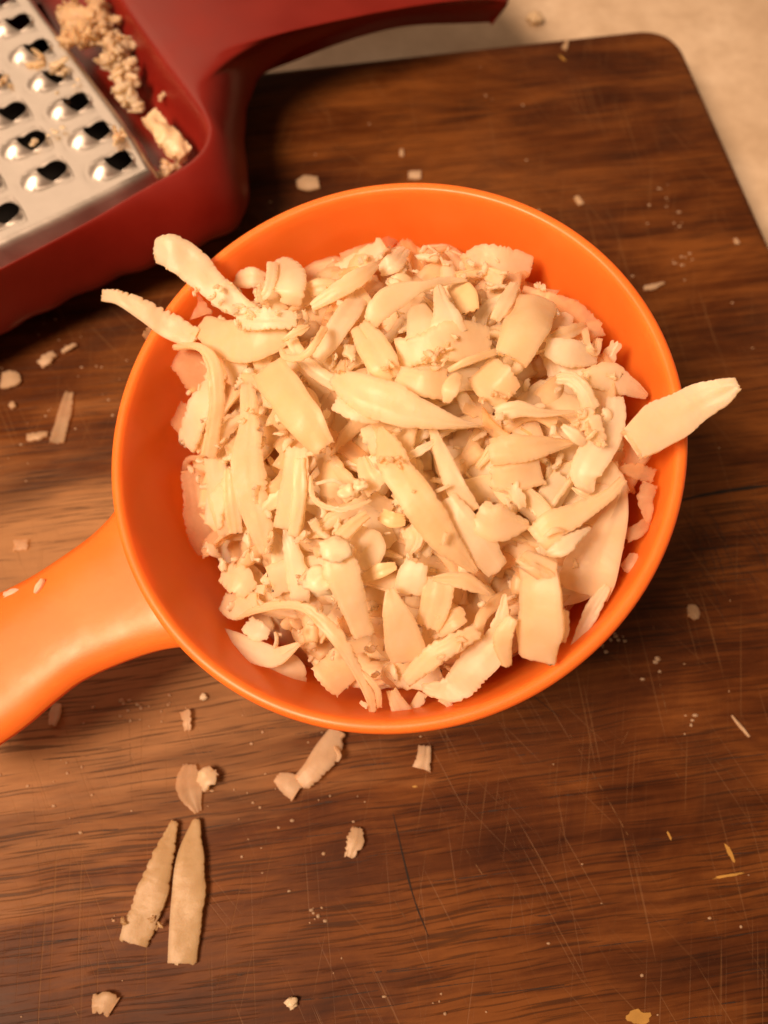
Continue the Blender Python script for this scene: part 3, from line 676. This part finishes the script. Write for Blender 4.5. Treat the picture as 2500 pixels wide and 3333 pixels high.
hero('B', [(1080,1080,.15),(1120,1180,.2)], [60,120], 'small sheer flake behind the leaf shaped flake', mat=M_thin, rag=.4)
hero('B', [(840,1215,.7),(930,1215,.8),(1000,1290,.8),(1040,1390,.65)], [55,85,95,110], 'white shaving curved like an elbow above the cluster of white crumbs', rag=.5, curl=.35)
hero('I', [(950,100,.5),(945,290,.65),(840,480,.65),(720,690,.55),(760,850,.4)], [120,190,270,225,60], 'broad dull shaving sweeping down beside the cluster of white crumbs', rag=.25, curl=.12)
hero('I', [(620,800,.6),(700,850,.7),(800,890,.6)], [14,44,24], 'bright pointed lower edge of a shaving above the long leaf shaped strip', rag=.3)
hero('I', [(690,200,.8),(760,300,.9),(850,470,.8)], [130,200,110], 'cluster of ragged white curls right of the middle of the heap', rag=1.2, curl=.3, extra=specks('I', [(690,240,60),(830,290,60),(760,360,70),(850,460,50),(650,290,44)], .92, 190))
hero('I', [(540,320,.65),(640,400,.7),(720,460,.6)], [40,100,60], 'small flake left of the cluster of white curls', rag=.5)
hero('I', [(20,240,.5),(200,190,.62),(400,225,.6),(640,215,.5)], [120,130,70,26], 'bowed flake with a thin right tip in the right half of the heap', rag=.3, curl=-.2)
hero('I', [(470,400,.75),(480,320,.75)], [50,40], 'tiny upright white peg left of the cluster of white curls', rag=.3, thick=.1)
hero('I', [(20,260,.7),(100,250,.72)], [60,70], 'tiny white cube shaped flake on the right half of the heap', thick=.1)
hero('I', [(-30,520,.55),(200,500,.65),(400,480,.65),(620,450,.5)], [190,230,170,50], 'wide flat shaving with a straight upper edge in the right half of the heap', rag=.3, curl=.15)
hero('I', [(-20,720,.45),(180,720,.5),(400,670,.45)], [190,230,230], 'wide flat shaving lying below the straight edged one', rag=.35)
hero('I', [(150,760,.5),(210,880,.5),(240,960,.4)], [110,110,60], 'ragged tongue hanging from the wide flat shaving', rag=1.2)
hero('I', [(560,700,.3),(440,870,.35),(320,1010,.25)], [160,180,120], 'pale strip running down left above the long leaf shaped strip', rag=.25)
hero('I', [(1020,730,.85),(900,860,.85),(700,985,.8),(480,1085,.75),(330,1210,.6)], [70,105,175,240,230], 'long leaf shaped strip with its tip by the right cup wall', rag=.35, curl=.25, thick=.09)
hero('I', [(400,1180,.9),(480,1130,.95),(560,1130,.9)], [20,50,20], 'small raised fold on the long leaf shaped strip', rag=.3)
hero('I', [(420,1312,.9),(540,1275,1.0),(640,1190,.95),(755,1115,.8)], [50,140,110,30], 'small bright yellow chip lying under the long leaf shaped strip', rag=.5, thick=.1, curl=.2)
hero('I', [(1015,800,.35),(960,1000,.4),(870,1220,.4),(760,1440,.35),(690,1620,.25)], [60,190,300,420,400], 'large smooth sheet sloping down along the lower right of the heap', rag=.3, curl=.12, side='r')
hero('I', [(960,650,.3),(1120,670,.35),(1260,720,.35)], [40,130,130], 'sheer flake below the thick stick that overhangs the right rim', mat=M_thin, rag=.7)
hero('I', [(1230,760,.45),(1190,860,.5),(1200,960,.45),(1210,1070,.35)], [120,140,110,40], 'sheer curl standing between the large sheet and the right rim', mat=M_thin, rag=.6, curl=.4)
hero('I', [(1020,1180,.3),(1130,1130,.35),(1205,1050,.3)], [110,110,70], 'sheer flake at the foot of the curl beside the right rim', mat=M_thin, rag=.4)
hero('I', [(1100,1300,.3),(1080,1380,.3),(1010,1430,.2)], [60,110,80], 'small sheer flake low against the right cup wall', mat=M_thin, rag=.4)
hero('O', [(1362,962,.95),(1430,918,1.15),(1500,872,1.35),(1560,845,1.5),(1598,828,1.6)], [70,104,84,58,26], 'thick golden stick of cheese poking out over the right rim', thick=.30, rag=.25, curl=.2, M=8, mat=M_cheese)
hero('D', [(1245,575,1.35),(1246,560,1.22),(1246,590,1.12),(1248,650,1.2),(1252,760,1.25),(1245,900,1.2),(1240,1085,.95)], [208,208,208,205,228,245,190], 'brightest white shaving with a rolled top edge at the lower right of the heap', rag=.15, curl=.22, roll=.4, thick=.07, wob=.008)
hero('D', [(1110,840,1.1),(1055,960,1.1),(1080,1110,.9)], [60,110,60], 'left flap of the brightest white shaving, bent downwards', rag=.3, curl=.3)
hero('D', [(1390,800,.95),(1390,900,.95),(1380,980,.8)], [50,60,30], 'small torn flap at the right of the brightest white shaving', rag=.6)
hero('D', [(615,1225,.6),(780,1230,.65),(900,1120,.65),(1010,1000,.6),(1050,850,.55),(1066,715,.5)], [50,150,195,180,85,20], 'pale strip with a torn forked end above the lower right rim', rag=.5, curl=.1)
hero('D', [(715,1275,.6),(760,1310,.6),(795,1355,.5)], [50,40,36], 'short fork hanging from the torn pale strip by the lower rim', rag=.4)
hero('D', [(530,1195,.85),(650,1080,.95),(780,990,.95),(930,920,.8)], [70,125,130,80], 'thick white shaving left of the brightest white one, parallel to the torn strip', rag=.6, curl=.3, thick=.12, extra=specks('D', [(780,1040,40),(840,990,40),(720,1050,34)], 1.0, 220))
hero('D', [(442,685,.75),(480,820,.8),(530,1000,.65),(545,1090,.5)], [40,145,225,200], 'knife shaped flake with a rounded tip in the lower middle of the heap', rag=.2, curl=.2)
hero('D', [(150,450,.95),(185,590,1.05),(235,740,.95),(310,950,.6)], [110,190,165,120], 'tall ridged shaving with a knobbed top in the lower left of the heap', rag=.3, curl=.35, thick=.1)
hero('D', [(330,285,.75),(245,350,.85),(165,430,.95)], [55,80,90], 'dull strip running up right from the knobbed shaving', rag=.3)
hlump('D', 65, 650, 1.0, 88, 'round pale knob beside the tall ridged shaving in the lower left', 11, .6)
hlump('D', 150, 480, 1.12, 88, 'smooth knob on top of the tall ridged shaving', 12, .5, rough=.2)
hero('D', [(600,540,.5),(560,640,.5),(545,720,.4)], [130,180,140], 'pale flake right of the tip of the knife shaped flake', rag=.3, curl=.2)
hero('D', [(720,620,.45),(700,760,.5),(650,910,.4)], [150,170,130], 'pale strip between the knife shaped flake and the brightest white shaving', rag=.25)
hero('D', [(675,635,.65),(850,650,.7),(985,720,.6)], [24,100,30], 'slim pointed leaf above the pale strip in the lower middle', rag=.4)
hero('D', [(910,270,.65),(1030,340,.7),(1200,345,.55)], [150,200,40], 'triangular flake pointing right between the diagonal shaving and the leaf strip', rag=.5)
hero('D', [(860,830,.4),(780,860,.45),(700,930,.4)], [90,120,70], 'dull flake behind the thick white shaving at the lower right', rag=.4)
hero('D', [(-382,852,.85),(-260,800,.95),(-110,775,1.0),(0,800,1.0),(100,885,1.0),(190,990,1.0),(270,1130,.9),(345,1290,.8),(352,1405,.6)], [12,45,52,62,82,86,62,56,26], 'long saw toothed strip arching over the lower left of the heap down to the rim', rag=1.0, side='l', curl=.2)
hero('D', [(300,1140,.85),(375,1230,.85),(392,1330,.7)], [26,40,24], 'thin split branch at the lower end of the arching strip', rag=.4)
hero('D', [(285,1300,.85),(330,1330,.85)], [20,40], 'tiny white hook near the lower end of the arching strip', rag=.6)
hero('C', [(943,742,1.0),(990,820,.9),(1080,900,.85),(1200,960,.8),(1330,1010,.75),(1480,1060,.65),(1620,985,.5)], [13,40,80,122,132,112,20], 'crescent shaped strip reaching to the lower left cup wall, tip upwards', rag=.3, curl=.25)
hero('C', [(1200,600,.2),(1290,640,.3),(1360,720,.2)], [110,170,100], 'dull lumpy flake above the crescent strip at the lower left', rag=.9)
hero('C', [(1200,760,.2),(1270,780,.3),(1400,760,.3)], [90,150,110], 'dull flake resting just above the crescent strip', rag=.7)
hero('C', [(1380,690,.4),(1440,700,.4)], [40,60], 'small torn chip above the crescent strip', rag=.7)
hero('C', [(1330,870,.4),(1390,920,.45),(1460,940,.3)], [90,110,50], 'small flake between the crescent strip and the arching strip', rag=.5)
hero('C', [(1490,1060,.25),(1560,1170,.3),(1610,1260,.2)], [150,200,110], 'dull flake below the crescent strip near the lower left rim', rag=.6, extra=specks('C', [(1590,1240,40)], .35, 260))
hero('D', [(80,1060,.2),(150,1150,.25),(220,1230,.15)], [170,210,150], 'dull flake left of the lower end of the arching strip', rag=.5)
hero('D', [(455,1235,.5),(500,1330,.45),(540,1400,.3)], [60,95,125], 'small triangular flake close above the lower rim, right of the arching strip', rag=.25)
hero('D', [(560,1290,.2),(620,1330,.2)], [130,150], 'dull chip beside the small triangular flake at the lower rim', rag=.4)
hero('D', [(1625,670,.5),(1545,800,.5),(1440,1010,.45)], [50,85,46], 'narrow strip lying along the lower right cup wall', rag=.3)
hero('H', [(300,1110,.45),(430,1190,.55),(500,1260,.45),(440,1440,.4)], [120,190,240,150], 'large dull flake left below the longest diagonal shaving', rag=.3)
hero('H', [(560,1000,.35),(650,1050,.4),(760,1050,.35)], [100,130,90], 'golden flake in the gap under the longest diagonal shaving', mat=M_rind, rag=.3)
hero('H', [(770,1100,.45),(820,1190,.5),(780,1300,.45)], [140,150,60], 'pale flake under the lower left side of the longest diagonal shaving', rag=.3)
hero('H', [(430,1510,.4),(560,1440,.45),(690,1400,.4)], [70,110,60], 'golden flake in the lower middle hollow of the heap', mat=M_rind, rag=.2)

# the rest of the heap: similar smaller shavings in the gaps
def cup_vis(px, py): return Hp(px, py, 0)
def filler(n, hlo, hhi, seed, collect=None, L=(.7, 2.0), Wr=(.25, .62)):
    r = random.Random(seed); k = 0
    while k < n:
        a = r.uniform(0, 2*math.pi); q = math.sqrt(r.random())*4.15; x, y = q*math.cos(a), q*math.sin(a)
        h0 = heap_h(x, y)+r.uniform(hlo, hhi); ln = r.uniform(*L); d = r.uniform(0, 2*math.pi); tilt = r.gauss(0, .28); bend = r.uniform(-1.2, 1.2); up_ = r.uniform(-.25, .35)
        pts, ok = [], True
        for t in (-1, -.35, .35, 1):
            ang = d+bend*t*.6; X, Y = x+math.cos(ang)*t*ln/2, y+math.sin(ang)*t*ln/2; Z = h0+math.sin(tilt)*t*ln/2+up_*(1-t*t)*.5
            lim = 4.32+.20*Z-.05
            if math.hypot(X, Y) > lim-.1 or Z > .9: ok = False
            pts.append(cup(X, Y, min(Z, heap_h(X, Y)+hhi+.25)))
        if not ok: continue
        rl = r.gauss(0, .45); wd = r.uniform(*Wr); n0 = RN*math.cos(rl)+(E1*-math.sin(d)+E2*math.cos(d))*math.sin(rl)
        ws = [wd*r.uniform(.75, 1.0), wd, wd*r.uniform(.75, 1.05), wd*r.choice((.12, .3, .7, .9))]
        v, f = ribbon(pts, ws, [n0]*4, thick=r.uniform(.035, .06), rag=r.uniform(.1, .9), curl=r.uniform(0, .5), seed=r.randrange(10**6), M=7 if collect is None else 5, step=.06 if collect is None else .1)
        k += 1
        if collect is not None: collect.append((v, f))
        else:
            o = mesh_obj('cheese_shaving', v, f, r.choice((M_cheese, M_cheese, M_cheese, M_cheese, M_thin)), sharp=.9); 
            ang = math.degrees(a) % 360; ctr = q < 1.5
            dirs = (('right', 'the right cup wall'), ('back right', 'the back right cup wall'), ('back', 'the back cup wall'), ('back left', 'the back left rim'), ('left', 'the left cup wall'), ('lower left', 'the lower left cup wall'), ('front', 'the lower rim'), ('lower right', 'the lower right rim'))[int((ang+22.5)//45) % 8]
            where = 'just '+dirs[0]+' of the middle of the heap' if q < 1.5 else 'halfway between the heap middle and '+dirs[1] if q < 2.9 else 'close to '+dirs[1]+' of the orange cup'
            kind = ('broad' if wd > .47 else 'slim' if wd < .33 else 'middling')+(' long' if ln > 1.7 else ' short' if ln < 1.25 else '')
            tag(o, kind+' shaving half buried '+where, 'cheese shaving', GRP_CUP)
filler(120, -.30, .12, 5, L=(.9, 2.2), Wr=(.22, .58))
shreds = []; r = random.Random(21)
while len(shreds) < 330:
    a = r.uniform(0, 6.283); qd = math.sqrt(r.random())*3.9; x, y = qd*math.cos(a), qd*math.sin(a); z = heap_h(x, y)+r.uniform(-.15, .42); rr = r.choice((.07, .1, .14, .2))
    shreds += flakes_at(cup(x, y, z), RN, rr, r.randrange(10**6), 1)
V, Fc = merge(shreds); o = mesh_obj('cheese_shreds', V, Fc, M_cheese); tag(o, 'fine ragged shreds and crumbs of cheese strewn through the heap in the cup', 'cheese shreds', kind='stuff')
deep = []; filler(420, -.95, -.18, 6, deep)
V, Fc = merge(deep); o = mesh_obj('shaved_cheese', V, Fc, M_cheese); tag(o, 'shaved cheese filling the depth of the orange cup below the top shavings', 'cheese', kind='stuff')
rings = []
for i in range(16):
    q = 4.0*i/15
    rings.append([cup(max(q, .01)*math.cos(a), max(q, .01)*math.sin(a), max(heap_h(q*math.cos(a), q*math.sin(a))-.85+.12*math.sin(5*a+q*4)+.1*math.cos(7*q), -DEP+.5)) for a in np.linspace(0, 2*math.pi, 48, endpoint=False)])
rings.append([cup(3.7*math.cos(a), 3.7*math.sin(a), -DEP+.45) for a in np.linspace(0, 2*math.pi, 48, endpoint=False)])
V, Fc = loft(rings); o = mesh_obj('pressed_cheese', V, Fc, M_cheese); tag(o, 'dense cheese packed at the bottom of the orange cup', 'cheese', kind='stuff')

# ------------------------------------------------------------------ cheese lying on the board, the handle and the grater
GB = 'cheese scraps lying on the wooden board'
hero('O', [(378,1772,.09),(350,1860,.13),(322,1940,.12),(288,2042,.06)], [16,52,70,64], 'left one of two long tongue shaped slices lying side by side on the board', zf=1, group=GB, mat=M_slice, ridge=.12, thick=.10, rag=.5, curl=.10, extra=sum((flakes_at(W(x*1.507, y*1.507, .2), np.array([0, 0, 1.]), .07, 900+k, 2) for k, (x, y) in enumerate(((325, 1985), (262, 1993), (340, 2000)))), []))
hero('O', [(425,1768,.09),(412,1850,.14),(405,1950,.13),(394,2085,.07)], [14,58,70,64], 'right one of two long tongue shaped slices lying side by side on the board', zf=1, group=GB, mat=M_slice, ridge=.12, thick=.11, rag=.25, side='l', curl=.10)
hero('O', [(410,1648,.06),(408,1700,.08),(428,1755,.05)], [26,58,16], 'thin sheer flake on the board just above the two long slices', zf=1, group=GB, mat=M_thin, thick=.04, rag=.3)
hero('O', [(430,1695,.13),(448,1680,.2),(466,1662,.16)], [40,48,26], 'white crumbly flake lying on the sheer one above the two long slices', zf=1, group=GB, thick=.09, rag=1.0)
hero('O', [(735,1575,.15),(705,1625,.2),(672,1668,.2),(645,1695,.12)], [40,56,46,40], 'saw toothed shaving on the board sticking out below the cup rim', zf=1, group=GB, mat=M_scrap, thick=.06, rag=.8, side='l', curl=.35)
hero('O', [(648,1710,.12),(618,1690,.12),(596,1678,.08)], [50,42,20], 'hooked end flake touching the saw toothed shaving below the cup', zf=1, group=GB, mat=M_scrap, thick=.05, rag=.5)
hero('O', [(722,1612,.24),(733,1630,.26),(728,1645,.2)], [7,9,5], 'tiny hair of cheese curled on the saw toothed shaving below the cup', zf=1, group=GB, mat=M_scrap, thick=.04)
hero('O', [(918,1608,.08),(916,1635,.12),(910,1665,.08)], [28,32,40], 'small upright pale scrap on the board below the bottom of the cup', zf=1, group=GB, mat=M_scrap, rag=.5)
hero('O', [(772,1785,.06),(766,1815,.1),(752,1855,.06)], [22,40,20], 'ragged pinkish scrap alone on the board below the cup', zf=1, group=GB, mat=M_scrap, rag=.8)
hero('O', [(196,2168,.06),(228,2166,.1),(250,2178,.06)], [34,46,50], 'three cornered scrap near the lower left corner of the board', zf=1, group=GB, mat=M_scrap, rag=.7)
hlump('O', 630, 2166, .06, 13, 'small rounded crumb near the bottom edge, right of the three cornered scrap', 21, .6, zf=1, group=GB)
hero('O', [(124,1518,.06),(118,1545,.1),(112,1568,.06)], [18,24,14], 'narrow pale scrap on the board just below the orange handle', zf=1, group=GB, mat=M_scrap, rag=.5)
hero('O', [(398,1532,.08),(404,1555,.12),(406,1580,.06)], [26,22,14], 'small curled white scrap on the board between handle and cup', zf=1, group=GB, mat=M_scrap, rag=1.0)
hlump('O', 440, 1505, .05, 8, 'tiny crumb on the board under the left side of the cup', 22, .6, zf=1, group=GB)
hero('O', [(0,822,.06),(24,818,.1),(44,812,.06)], [38,44,24], 'rounded scrap at the left edge of the board', zf=1, group=GB, mat=M_scrap, rag=.5)
hero('O', [(85,790,.06),(100,775,.1),(120,762,.06)], [24,28,16], 'pale scrap on the board right of the rounded one, below the grater', zf=1, group=GB, mat=M_scrap, rag=1.0)
hero('O', [(132,762,.06),(148,752,.1),(165,742,.1)], [10,12,8], 'bent thin crumb on the board under the grater', zf=1, group=GB, mat=M_scrap, rag=1.0)
hero('O', [(20,880,.05),(32,870,.08)], [16,18], 'small pale chip below the rounded scrap at the left edge', zf=1, group=GB, mat=M_scrap)
hero('O', [(150,845,.05),(138,895,.07),(122,958,.05)], [22,30,34], 'see-through sliver flat on the board left of the cup', zf=1, group=GB, mat=M_thin, thick=.03, rag=.5)
hero('O', [(55,945,.06),(80,940,.1),(105,935,.08)], [18,22,12], 'white curled scrap beside the see-through sliver left of the cup', zf=1, group=GB, mat=M_scrap, rag=.8, curl=.4)
hero('O', [(28,1178,.04),(62,1176,.05)], [28,24], 'square see-through scrap on the board just above the handle', zf=1, group=GB, mat=M_thin, thick=.03, rag=.4)
hero('O', [(1482,1316,.05),(1496,1320,.06),(1506,1338,.04)], [24,34,14], 'greyish scrap on the dark board right of the cup', zf=1, group=GB, mat=M_thin, rag=.4)
hero('O', [(1580,1545,.03),(1600,1570,.05),(1618,1592,.03)], [4,7,5], 'thin straight splinter near the right edge of the board', zf=1, group=GB, mat=M_scrap, thick=.03, rag=.2)
hero('O', [(640,398,.1),(662,396,.1),(690,394,.06)], [20,44,30], 'triangular scrap on the board between the grater and the cup', zf=1, group=GB, mat=M_scrap, rag=.3)
hero('O', [(880,378,.06),(912,378,.06)], [24,22], 'square scrap on the board touching the far rim of the cup', zf=1, group=GB, mat=M_scrap, rag=.4)
hero('O', [(1388,622,.08),(1408,620,.14),(1435,610,.1)], [10,14,6], 'wavy white thread on the board outside the right rim', zf=1, group=GB, mat=M_scrap, rag=.8)
hero('O', [(1243,424,.04),(1256,442,.06)], [12,14], 'small white flake on the board behind the cup', zf=1, group=GB, mat=M_scrap)
hero('O', [(1225,88,.04),(1218,106,.06)], [8,12], 'tiny white sliver near the far edge of the board', zf=1, group=GB, mat=M_scrap)
hero('O', [(868,322,.04),(868,338,.06)], [9,9], 'tiny white sliver on the dark board behind the cup', zf=1, group=GB, mat=M_scrap)
hero('O', [(1588,515,.04),(1594,527,.06)], [8,10], 'tiny white crumb close to the right edge of the board', zf=1, group=GB, mat=M_scrap)
hlump('O', 1758, 0, 0, 1, 'x', 1, zf=1) if False else None
ox = W(1755*1.0*1.507/1.507, 75, -BT)
V, Fc = lump(W(1738, 76, -BT)+np.array([0, 0, .18]), .24, .2, .18, 31); o = mesh_obj('cheese_crumb', V, Fc, M_lump); tag(o, 'pale crumb lying on the beige counter beyond the board', 'cheese crumb')
for i, (x, y, hh, r_) in enumerate(((84,1266,0,0), (36,1284,0,0))):
    P = [P_rim(*(np.array(q)*1.507), (-.06, -.19)[i]) for q in (((76,1282), (84,1266), (94,1250)) if i == 0 else ((8,1286), (34,1278), (52,1284)))]
    v, f = ribbon(P, [.06, .11, .07] if i == 0 else [.12, .14, .08], [RN]*3, seed=i+400, rag=.7, thick=.07)
    o = mesh_obj('cheese_shaving', v, f, M_cheese); tag(o, ('narrow slanted scrap on the orange handle', 'wide pale scrap at the upper edge of the orange handle')[i], 'cheese shaving', 'cheese scraps on the handle')
# clumps in the grater's gutter
GG = 'cheese stuck in the gutter of the grater'
def clump(pts, z, label, seed, mat=None):
    parts = []; up_ = np.array([0, 0, 1.])
    for i, (x, y, r, fl) in enumerate(pts):
        p = W(x*1.507, y*1.507, z+r*.002); rr = r*1.507*((CAM-p)@to_world((0, 0, 1)))/F
        parts.append(lump(p, rr*.85, rr*.7, rr*fl*.8, seed+i, rough=.3, sub=4))
        if r > 12: parts += flakes_at(p+up_*rr*fl*.6, up_, rr*1.0, seed*7+i, 6)
    V, Fc = merge(parts); o = mesh_obj('cheese_crumb', V, Fc, mat or M_cheese); tag(o, label, 'cheese crumb', GG)
clump([(170,55,36,.6),(205,40,30,.6),(150,90,22,.5),(190,85,26,.6),(225,60,22,.6),(160,20,24,.6),(215,15,22,.6),(240,85,16,.6)], 2.3, 'big shaggy clump of cheese crumbs at the top corner of the grater plate', 300)
clump([(250,115,28,.7),(272,100,20,.7),(235,140,20,.6),(285,150,18,.7),(262,165,22,.6),(290,175,14,.6),(240,125,26,.6)], 2.1, 'shaggy clump of cheese below the big one in the grater gutter', 320)
clump([(280,215,24,.6),(265,200,16,.6),(300,235,14,.6)], 1.95, 'small dull clump in the middle of the grater gutter', 340)
hero('O', [(322,248,2.2),(350,280,2.3),(378,312,2.2),(405,335,2.05)], [38,50,54,34], 'rough rectangular chunk of cheese in the gutter of the grater', zf=1, group=GG, thick=.28, rag=1.4, mat=M_lump, curl=.5, wob=.04, ridge=2.5)
clump([(360,365,16,.5),(345,378,12,.5),(380,360,12,.5),(390,345,14,.5)], 1.75, 'white crumbs wedged in the lower corner of the grater gutter', 350)
clump([(355,203,8,.6),(348,208,7,.6),(346,216,5,.6)], 2.0, 'tiny white crumb on the red inner wall of the grater', 360)
clump([(255,295,14,.35)], 2.5, 'flat smear of cheese beside a hole of the grater plate', 370)
clump([(120,285,8,.3),(105,292,6,.3),(135,275,7,.3),(112,280,4,.3)], 2.5, 'crumbs between two rows of holes on the grater plate', 380)
clump([(168,172,6,.3),(160,185,5,.3)], 2.5, 'crumbs beside the uppermost open hole of the grater plate', 390)
clump([(75,305,9,.6),(70,312,7,.6)], 2.5, 'crumb stuck inside a hole at the left of the grater plate', 395)
for i, (x, y) in enumerate(((130, 150), (112, 200), (75, 135), (10, 175))):   # holes plugged by cheese
    clump([(x+8, y+2, 20, .18), (x-4, y+6, 12, .15)], 2.30, ('plug of cheese filling the hole under the big shaggy clump', 'plug of cheese filling a hole just above the uppermost open hole', 'plug of cheese filling a hole far up on the grater plate', 'plug of cheese filling a hole at the left edge of the picture')[i], 410+i*3)
# dust of tiny crumbs
parts = []
r = random.Random(3)
for k_ in range(170):
    x, y = (r.uniform(0, 1659), r.uniform(0, 2212)) if k_ < 100 else (r.gauss(170, 130), r.gauss(820, 110)) if k_ < 135 else (r.gauss(500, 300), r.gauss(1680, 90)); p = W(x*1.507, y*1.507, .012)
    d_ = p[:2]-K0; M2 = np.linalg.solve(np.c_[du, dv], d_)
    if M2[0] < .5 or M2[1] < .5: continue
    q = r.choice((.012, .014, .018, .025, .03)); parts.append(lump(p, q*r.uniform(.8, 2), q, q*.6, r.randrange(9999), sub=1))
for x, y, n_, sp in ((1430,440,6,16),(1465,480,5,14),(1470,555,7,20),(1480,570,4,10),(1330,1370,12,14),(1300,1395,8,10),(340,1530,10,22),(290,1520,10,14),(680,1985,5,14),(940,2170,4,14),(680,1960,3,8),(1415,1430,5,12),(1490,1560,5,14),(250,1985,4,8),(1060,200,3,10)):
    for _ in range(n_):
        p = W((x+r.gauss(0, sp))*1.507, (y+r.gauss(0, sp))*1.507, .012); q = r.choice((.014, .02, .03, .036)); parts.append(lump(p, q*r.uniform(.7, 2), q, q*.6, r.randrange(9999), sub=1))
V, Fc = merge(parts); o = mesh_obj('cheese_crumbs', V, Fc, M_scrap); tag(o, 'dust of tiny cheese crumbs scattered over the board', 'crumbs', kind='stuff')
